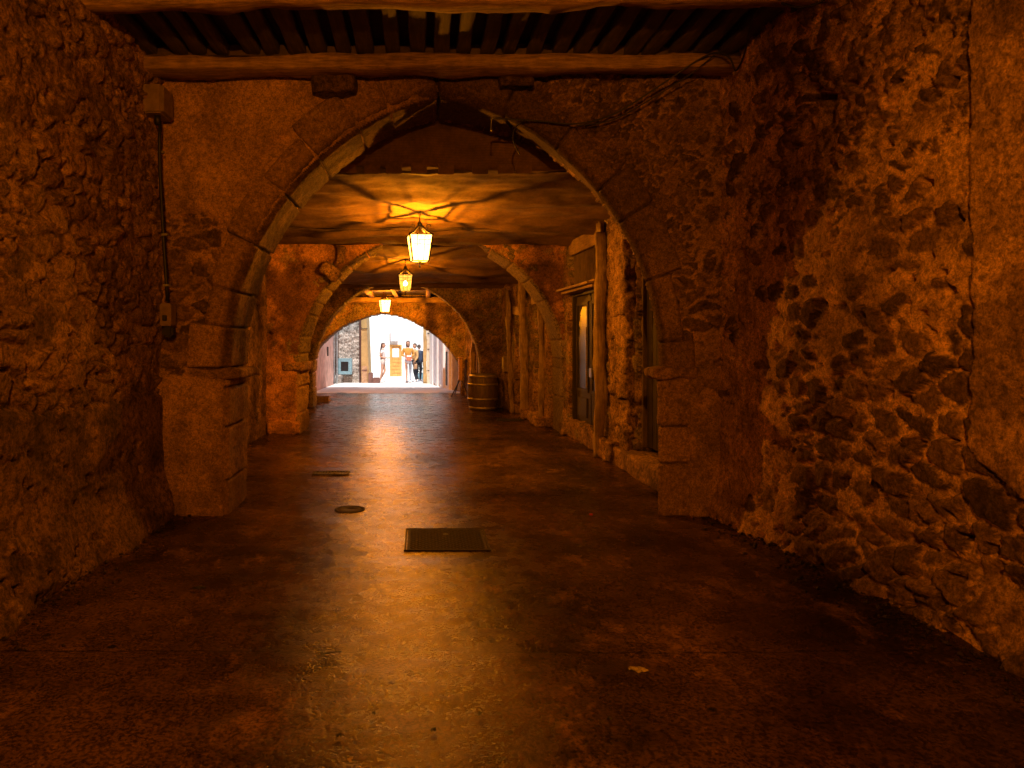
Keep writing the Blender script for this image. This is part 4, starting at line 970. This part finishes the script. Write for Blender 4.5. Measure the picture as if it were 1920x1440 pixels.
boxes('dark_doorway', [rbox(.18, .02, .16, .12, 1.25, .06)], 'cable', rh, .004)
for t_ in (.42, .67): boxes('shutter', [rbox(t_, .03, .42, .1, 2.3, .06)], 'grey_cloth', rh, .01)
rd = thing('pale_plank_door', 'pale wooden shutter door with iron hinges at the far right of the street', 'door', (.25, 25.9, 0))
boxes('planks', [((.36+i*.0, 25.80, 1.1), (.30, .06, 2.2))], 'pale_door', rd, .01)
boxes('lintel', [((.38, 25.76, 2.28), (.40, .14, .12), Matrix.Rotation(R(-14), 3, 'Y'))], 'pale_door', rd, .01)
boxes('hinge', [((.30, 25.76, z), (.14, .02, .03)) for z in (.5, 1.3, 1.9)], 'iron', rd, .002)
pp = timber('door_post', (.14, 25.85, 0), (.13, 25.85, 3.4), .13, .13, 'tan', None, 5, .01, 30); tag(pp, 'tall orange-brown post at the far right corner of the street', 'post')
bs = thing('bicycle_rack', 'blue-grey planter tub with foliage standing behind the people on the right', 'planter', (-.02, 28.3, 0)); bs.name = 'planter_tub'
lathe('tub', [(.11, 0), (.15, .02), (.17, .28), (.155, .29), (.15, .25)], 'blue_paint', bs, 20, (-.02, 28.3, 0))
random.seed(12); prt = []
for i in range(160):
    c_ = Vector((-.02+random.gauss(0, .11), 28.3+random.gauss(0, .11), .5+random.gauss(0, .14))); an = random.random()*6.28; s_ = random.uniform(.03, .06)
    d1 = Vector((math.cos(an), math.sin(an), random.uniform(-.5, .8))).normalized()*s_; d2 = d1.cross(Vector((random.random(), random.random(), 1))).normalized()*s_*.5
    prt.append(([c_-d1, c_+d2, c_+d1, c_-d2], [(0, 1, 2, 3)]))
M['leaf'] = plain('grey_leaf', (.20, .26, .22), .7, 0, .3, 20)
mesh_of('foliage', prt, 'leaf', bs, False)
# ================================================================== people
def skin_chain(name, verts, edges, mat, parent=None, sub=1, root=0, head=None):
    me = bpy.data.meshes.new(name+'_skel'); me.from_pydata([v[0] for v in verts], edges, []); me.update()
    o = bpy.data.objects.new(name, me); C.objects.link(o)
    md = o.modifiers.new('s', 'SKIN'); 
    for i, v in enumerate(verts):
        r = v[1]; sv = me.skin_vertices[0].data[i]; sv.radius = (r, r) if not hasattr(r, '__len__') else r
        sv.use_root = (i == root)
    md.use_smooth_shade = True
    s_ = o.modifiers.new('u', 'SUBSURF'); s_.levels = sub; s_.render_levels = sub
    dg = bpy.context.evaluated_depsgraph_get(); ev = o.evaluated_get(dg); m2 = bpy.data.meshes.new_from_object(ev)
    bpy.data.objects.remove(o); bpy.data.meshes.remove(me)
    if head is not None:
        bm = bmesh.new(); bm.from_mesh(m2); head(bm); bm.to_mesh(m2); bm.free()
    m2.materials.clear()
    return link(name, m2, mat, parent)
def head_bm(center, yaw, r=.098, pitch=0):
    def f(bm):
        v = bmesh.ops.create_uvsphere(bm, u_segments=20, v_segments=14, radius=1)['verts']
        for q in v:
            p = q.co.copy(); x, y, z = p       # face looks along -y
            jaw = 1-.25*max(0, -z)
            p = Vector((x*.76*jaw, y*.92*(1-.12*max(0, -z)), z*1.16))
            if y < -.3:
                nose = math.exp(-((x/.16)**2+((z+.02)/.22)**2)); p.y -= .22*nose
                for ex in (-.32, .32): p.y += .10*math.exp(-(((x-ex)/.14)**2+((z-.18)/.1)**2))
                p.y -= .05*math.exp(-((x/.2)**2+((z+.42)/.06)**2))
            q.co = p*r
        ears = []
        for s in (-1, 1):
            e = bmesh.ops.create_uvsphere(bm, u_segments=8, v_segments=6, radius=1)['verts']
            for q in e: q.co = Vector((s*.76*r+q.co.x*.008, q.co.y*.018, q.co.z*.03))
            ears += e
        mt = Matrix.Translation(center) @ Matrix.Rotation(yaw, 4, 'Z') @ Matrix.Rotation(pitch, 4, 'X')
        bmesh.ops.transform(bm, matrix=mt, verts=v+ears)
    return f
def eyes(center, yaw, parent, r=.098, pitch=0):
    mt = Matrix.Translation(center) @ Matrix.Rotation(yaw, 4, 'Z') @ Matrix.Rotation(pitch, 4, 'X')
    for s in (-1, 1):
        bm = bmesh.new()
        e = bmesh.ops.create_uvsphere(bm, u_segments=8, v_segments=6, radius=.011)['verts']
        bmesh.ops.translate(bm, vec=Vector((s*.030, -.083, .018)), verts=e)
        bmesh.ops.transform(bm, matrix=mt, verts=bm.verts)
        me = bpy.data.meshes.new('eye'); bm.to_mesh(me); bm.free(); link('eye', me, 'cable', parent)
def person(label, loc, yaw, H, J, outfit, hair, head_yaw=0, head_pitch=0):
    """J: dict of joint positions for a 1.7 m figure facing -y; scaled to H, turned by yaw"""
    t = thing('person', label, 'person', loc); k = H/1.70
    Rz = Matrix.Rotation(yaw, 3, 'Z'); L = Vector(loc)
    g = {n: L+Rz @ (Vector(p)*k) for n, p in J.items()}
    r = lambda x: x*k
    names = ['pelvis', 'waist', 'chest', 'neck0', 'neck', 'shL', 'elL', 'wrL', 'haL', 'shR', 'elR', 'wrR', 'haR', 'hipL', 'knL', 'anL', 'toL', 'hipR', 'knR', 'anR', 'toR']
    rad = dict(pelvis=(.125, .10), waist=(.105, .085), chest=(.135, .10), neck0=.06, neck=.05, shL=.052, elL=.038, wrL=.024, haL=(.034, .016), hipL=.082, knL=.052, anL=.034, toL=.03)
    for n in list(rad):
        if n.endswith('L'): rad[n[:-1]+'R'] = rad[n]
    for n in rad: rad[n] = tuple(r(a) for a in rad[n]) if hasattr(rad[n], '__len__') else r(rad[n])
    vs = [(g[n], rad[n]) for n in names]; ix = {n: i for i, n in enumerate(names)}
    ed = [('pelvis', 'waist'), ('waist', 'chest'), ('chest', 'neck0'), ('neck0', 'neck'), ('chest', 'shL'), ('shL', 'elL'), ('elL', 'wrL'), ('wrL', 'haL'), ('chest', 'shR'), ('shR', 'elR'), ('elR', 'wrR'), ('wrR', 'haR'),
          ('pelvis', 'hipL'), ('hipL', 'knL'), ('knL', 'anL'), ('anL', 'toL'), ('pelvis', 'hipR'), ('hipR', 'knR'), ('knR', 'anR'), ('anR', 'toR')]
    ed = [(ix[a], ix[b]) for a, b in ed]
    for s in 'LR':                                   # five fingers on each hand
        hnd = g['ha'+s]; d = (g['ha'+s]-g['wr'+s]).normalized(); sd = d.cross(Vector((0, 0, 1)));
        sd = sd.normalized() if sd.length > .1 else Vector((1, 0, 0)); up = sd.cross(d)
        for fi, (o_, ln) in enumerate(((-.03, .060), (-.010, .075), (.010, .070), (.028, .055), (-.045, .045))):
            b0 = hnd+sd*r(o_*.9)+d*r(.0 if fi < 4 else -.03); c1 = b0+d*r(ln*.55)+(-up)*r(.012)+(sd*r(-.02) if fi == 4 else Vector()); c2 = c1+d*r(ln*.4)-up*r(.02)
            i0 = len(vs); vs += [(b0+d*r(.012), r(.010)), (c1, r(.0085)), (c2, r(.007))]
            ed += [(ix['ha'+s], i0), (i0, i0+1), (i0+1, i0+2)]
    hc = g['neck']+Rz @ Vector((0, -.015, .115))*k
    hd = head_bm(hc, yaw+head_yaw, .098*k, head_pitch)
    body = skin_chain('body', vs, ed, 'skin', t, 1, 0, hd)
    eyes(hc, yaw+head_yaw, t, .098, head_pitch)
    # hair
    bm = bmesh.new(); hm, hl, = hair
    v = bmesh.ops.create_uvsphere(bm, u_segments=18, v_segments=12, radius=1)['verts']
    kill = []
    for q in v:
        x, y, z = q.co
        p = Vector((x*.90, y*1.02+.10, z*1.22+.06))
        if y < -.15 and z < .35+(.1*abs(x)): kill.append(q)
        if hl > 0 and z < -.1:
            ll = (-z-.1)/.9; rr = math.hypot(x, y); kk = max(1, .78/max(rr, .05)) if z > -.97 else 1
            p.x *= kk*(1-.25*ll); p.y = y*kk*.8*(1-.35*ll)+.22+.85*min(1, ll*1.6); p.z = -.1*1.22+.06-ll*hl/.104
        q.co = p*.104*k+Vector((mnoise.noise(Vector((x*4, y*4, z*3))), mnoise.noise(Vector((y*4, x*4, z*3+5))), 0))*.012
    bmesh.ops.delete(bm, geom=kill, context='VERTS')
    bmesh.ops.transform(bm, matrix=Matrix.Translation(hc) @ Matrix.Rotation(yaw+head_yaw, 4, 'Z'), verts=bm.verts)
    me = bpy.data.meshes.new('hair'); bm.to_mesh(me); bm.free(); link('hair', me, hm, t)
    # clothes: (name, material, [joint chain list], extra radius scale)
    for nm, mat, chains, ex in outfit:
        vv = []; ee = []; mp = {}
        for ch in chains:
            for j, n in enumerate(ch):
                n, sc_ = n if isinstance(n, tuple) else (n, 1)
                if n not in mp:
                    if '>' in n:
                        a_, b_, f_ = n.split('>'); p_ = g[a_].lerp(g[b_], float(f_)); ra = rad[a_]; rb = rad[b_]
                        ra = ra[0] if hasattr(ra, '__len__') else ra; rb = rb[0] if hasattr(rb, '__len__') else rb; r_ = ra+(rb-ra)*float(f_)
                    else:
                        p_ = g[n]; r_ = rad[n]
                    r_ = tuple(q*sc_*ex+.004 for q in r_) if hasattr(r_, '__len__') else r_*sc_*ex+.004
                    mp[n] = len(vv); vv.append((p_, r_))
                if j:
                    pn = ch[j-1]; pn = pn[0] if isinstance(pn, tuple) else pn; ee.append((mp[pn], mp[n]))
        skin_chain(nm, vv, ee, mat, t, 1, 0)
    return t, g
def stand(**kw):
    J = dict(pelvis=(0, 0, .95), waist=(0, 0, 1.10), chest=(0, 0, 1.30), neck0=(0, .01, 1.42), neck=(0, 0, 1.48),
             shL=(.17, 0, 1.37), elL=(.21, .02, 1.10), wrL=(.22, -.04, .87), haL=(.22, -.05, .80), shR=(-.17, 0, 1.37), elR=(-.21, .02, 1.10), wrR=(-.22, -.04, .87), haR=(-.22, -.05, .80),
             hipL=(.09, 0, .90), knL=(.10, -.02, .50), anL=(.10, .02, .08), toL=(.11, -.13, .035), hipR=(-.09, 0, .90), knR=(-.10, -.02, .50), anR=(-.10, .02, .08), toR=(-.11, -.13, .035))
    J.update(kw); return J
SLV = lambda s, to: ['chest', 'sh'+s, 'el'+s, to]
torso = ['pelvis', 'waist', 'chest', 'chest>neck0>.7']
def shoes(mat, s): return ('shoe', mat, [['an'+s+'>to'+s+'>.1', 'an'+s+'>to'+s+'>.5', 'to'+s]], 1.35)
# 1: long-haired woman seen from the side, left
J1 = stand(elR=(-.19, .10, 1.13), wrR=(-.10, -.12, 1.06), haR=(-.08, -.19, 1.08), elL=(.19, .06, 1.12), wrL=(.14, -.18, 1.05), haL=(.12, -.25, 1.07), knL=(.06, -.08, .50), anL=(.06, .14, .10), toL=(.06, .02, .035), knR=(-.08, .02, .50), anR=(-.08, .12, .08), toR=(-.08, -.05, .035))
p1 = at(718, 718, 26.3)
person('woman with very long brown hair seen from the side, white top and pale shorts', (p1.x, 26.3, .01), R(82), 1.52, J1,
    [('top', 'white_cloth', [torso, ['chest', 'shL', 'shL>elL>.5'], ['chest', 'shR', 'shR>elR>.5']], 1.16), ('shorts', 'beige_cloth', [['waist', ('pelvis', 1.12), ('hipL', 1.05), 'hipL>knL>.4'], ['pelvis', 'hipR', 'hipR>knR>.4']], 1.22), shoes('shoe_white', 'L'), shoes('shoe_white', 'R')], ('hair', .42))
# 2: woman facing the passage, mustard jacket
J2 = stand(elL=(.24, .0, 1.12), wrL=(.10, -.20, 1.10), haL=(.03, -.24, 1.13), elR=(-.24, .0, 1.12), wrR=(-.10, -.20, 1.08), haR=(-.03, -.24, 1.08), knR=(-.06, -.10, .50), anR=(-.05, -.08, .08), toR=(-.05, -.24, .035))
p2 = at(765, 718, 26.1)
person('long-haired woman facing the passage in a mustard jacket over a pale dress, head bent', (p2.x, 26.1, .01), R(4), 1.60, J2,
    [('jacket', 'mustard', [['pelvis>hipL>.3', 'waist', 'chest', 'chest>neck0>.7'], SLV('L', 'elL>wrL>.75'), SLV('R', 'elR>wrR>.75')], 1.30), ('dress', 'grey_cloth', [['waist', ('pelvis', 1.2), ('pelvis>knL>.45', 2.0)], ['pelvis', ('pelvis>knR>.45', 2.0)]], 1.3),
     ('leggings', 'jeans', [['hipL', 'knL', 'anL']], 1.10), shoes('shoe_white', 'L'), shoes('shoe_dark', 'R')], ('hair', .24), 0, R(22))
bag = thing('shopping_bag', 'coral and white paper bag held by the woman in the mustard jacket', 'bag', (p2.x+.04, 25.8, .95))
rough_box('sack', (p2.x+.05, 25.82, .97), (.20, .12, .20), 'coral', bag, 3, .012, 6); boxes('label_strip', [((p2.x+.05, 25.75, 1.04), (.17, .012, .06))], 'shoe_white', bag, .004)
# 3: figure in tan coat with backpack, seen from the side
J3 = stand(elL=(.20, .02, 1.12), wrL=(.18, -.12, .92), haL=(.17, -.16, .86), elR=(-.20, .02, 1.12), wrR=(-.16, -.20, 1.02), haR=(-.14, -.27, 1.04), knL=(.09, -.10, .5), anL=(.09, .02, .08), toL=(.09, -.13, .035), anR=(-.09, .22, .10), toR=(-.09, .10, .035), knR=(-.09, .06, .5))
p3 = at(778, 718, 26.6)
person('dark-haired person in a tan coat and black trousers, wearing the navy backpack', (p3.x, 26.6, .01), R(-60), 1.50, J3,
    [('coat', 'tancoat', [torso, SLV('L', 'elL>wrL>.9'), SLV('R', 'elR>wrR>.9')], 1.38), ('trousers', 'black_cloth', [['pelvis', 'hipL', 'knL', 'anL'], ['pelvis', 'hipR', 'knR', 'anR']], 1.15), shoes('shoe_white', 'L'), shoes('shoe_white', 'R')], ('hairdark', .02), 0, R(10))
pk = thing('backpack', 'navy backpack on the back of the person in the tan coat', 'backpack', (p3.x+.2, 26.7, .9))
rough_box('pack_body', (p3.x+.19, 26.68, 1.02), (.17, .30, .46), 'navy', pk, 6, .015, 8, bev=.4); rough_box('front_pocket', (p3.x+.285, 26.72, .93), (.07, .22, .24), 'navy', pk, 7, .01, 6, bev=.4)
hb = thing('handbag', 'brown handbag hanging beside the person in the tan coat', 'bag', (p3.x-.02, 26.3, .5))
rough_box('bag_body', (p3.x+.02, 26.36, .62), (.16, .08, .2), 'card', hb, 8, .01, 6, bev=.4); tube('strap', [(p3.x-.05, 26.36, .71), (p3.x-.02, 26.38, .86), (p3.x+.09, 26.36, .71)], .008, 'card', hb)
# 4: figure in navy at the back
J4 = stand(neck=(0, -.04, 1.47), knL=(.1, -.05, .5))
p4 = at(785, 716, 27.2)
person('person in a navy jacket and dark jeans at the back right of the group', (p4.x, 27.2, .01), R(150), 1.46, J4,
    [('jacket', 'navy', [torso, SLV('L', 'elL>wrL>.9'), SLV('R', 'elR>wrR>.9')], 1.36), ('trousers', 'black_cloth', [['pelvis', 'hipL', 'knL', 'anL'], ['pelvis', 'hipR', 'knR', 'anR']], 1.15), shoes('shoe_white', 'L'), shoes('shoe_white', 'R')], ('hairdark', .02))

# ================================================================== rubble fallen along the feet of the walls
def debris(label, xs_of_y, y0, y1, n_, seed, side):
    random.seed(seed); V = []; Fs = []
    for i in range(n_):
        y = random.uniform(y0, y1); x = xs_of_y(y)+side*abs(random.gauss(0, .16)); r = random.choice((.004, .005, .007, .009, .014, .022))*random.uniform(.6, 1.2)
        b = len(V); k = [random.uniform(.6, 1.2) for _ in range(6)]; a0 = random.random()*3; ca, sa = math.cos(a0), math.sin(a0)
        for (dx, dy, dz), kk in zip(((1, 0, 0), (0, 1, 0), (-1, 0, 0), (0, -1, 0), (0, 0, .7), (0, 0, -.6)), k):
            V.append((x+(dx*ca-dy*sa)*r*kk, y+(dx*sa+dy*ca)*r*kk, .02+r*.3+dz*r*kk))
        for q in range(4): Fs += [(b+q, b+(q+1) % 4, b+4), (b+(q+1) % 4, b+q, b+5)]
    o = mesh_of('gravel', [(V, Fs)], 'cast', None, False); tag(o, label, 'gravel', None, 'stuff')
debris('loose grit and stone chips along the foot of the right wall', lambda y: float(np.interp(y, [1, 3, 4.6, 6.3], [2.9, 2.86, 2.8, 2.68])), 1.5, 6.2, 900, 5, -1)
debris('loose grit and stone chips along the foot of the left wall', lambda y: -2.34, 1.5, 6.2, 700, 6, 1)
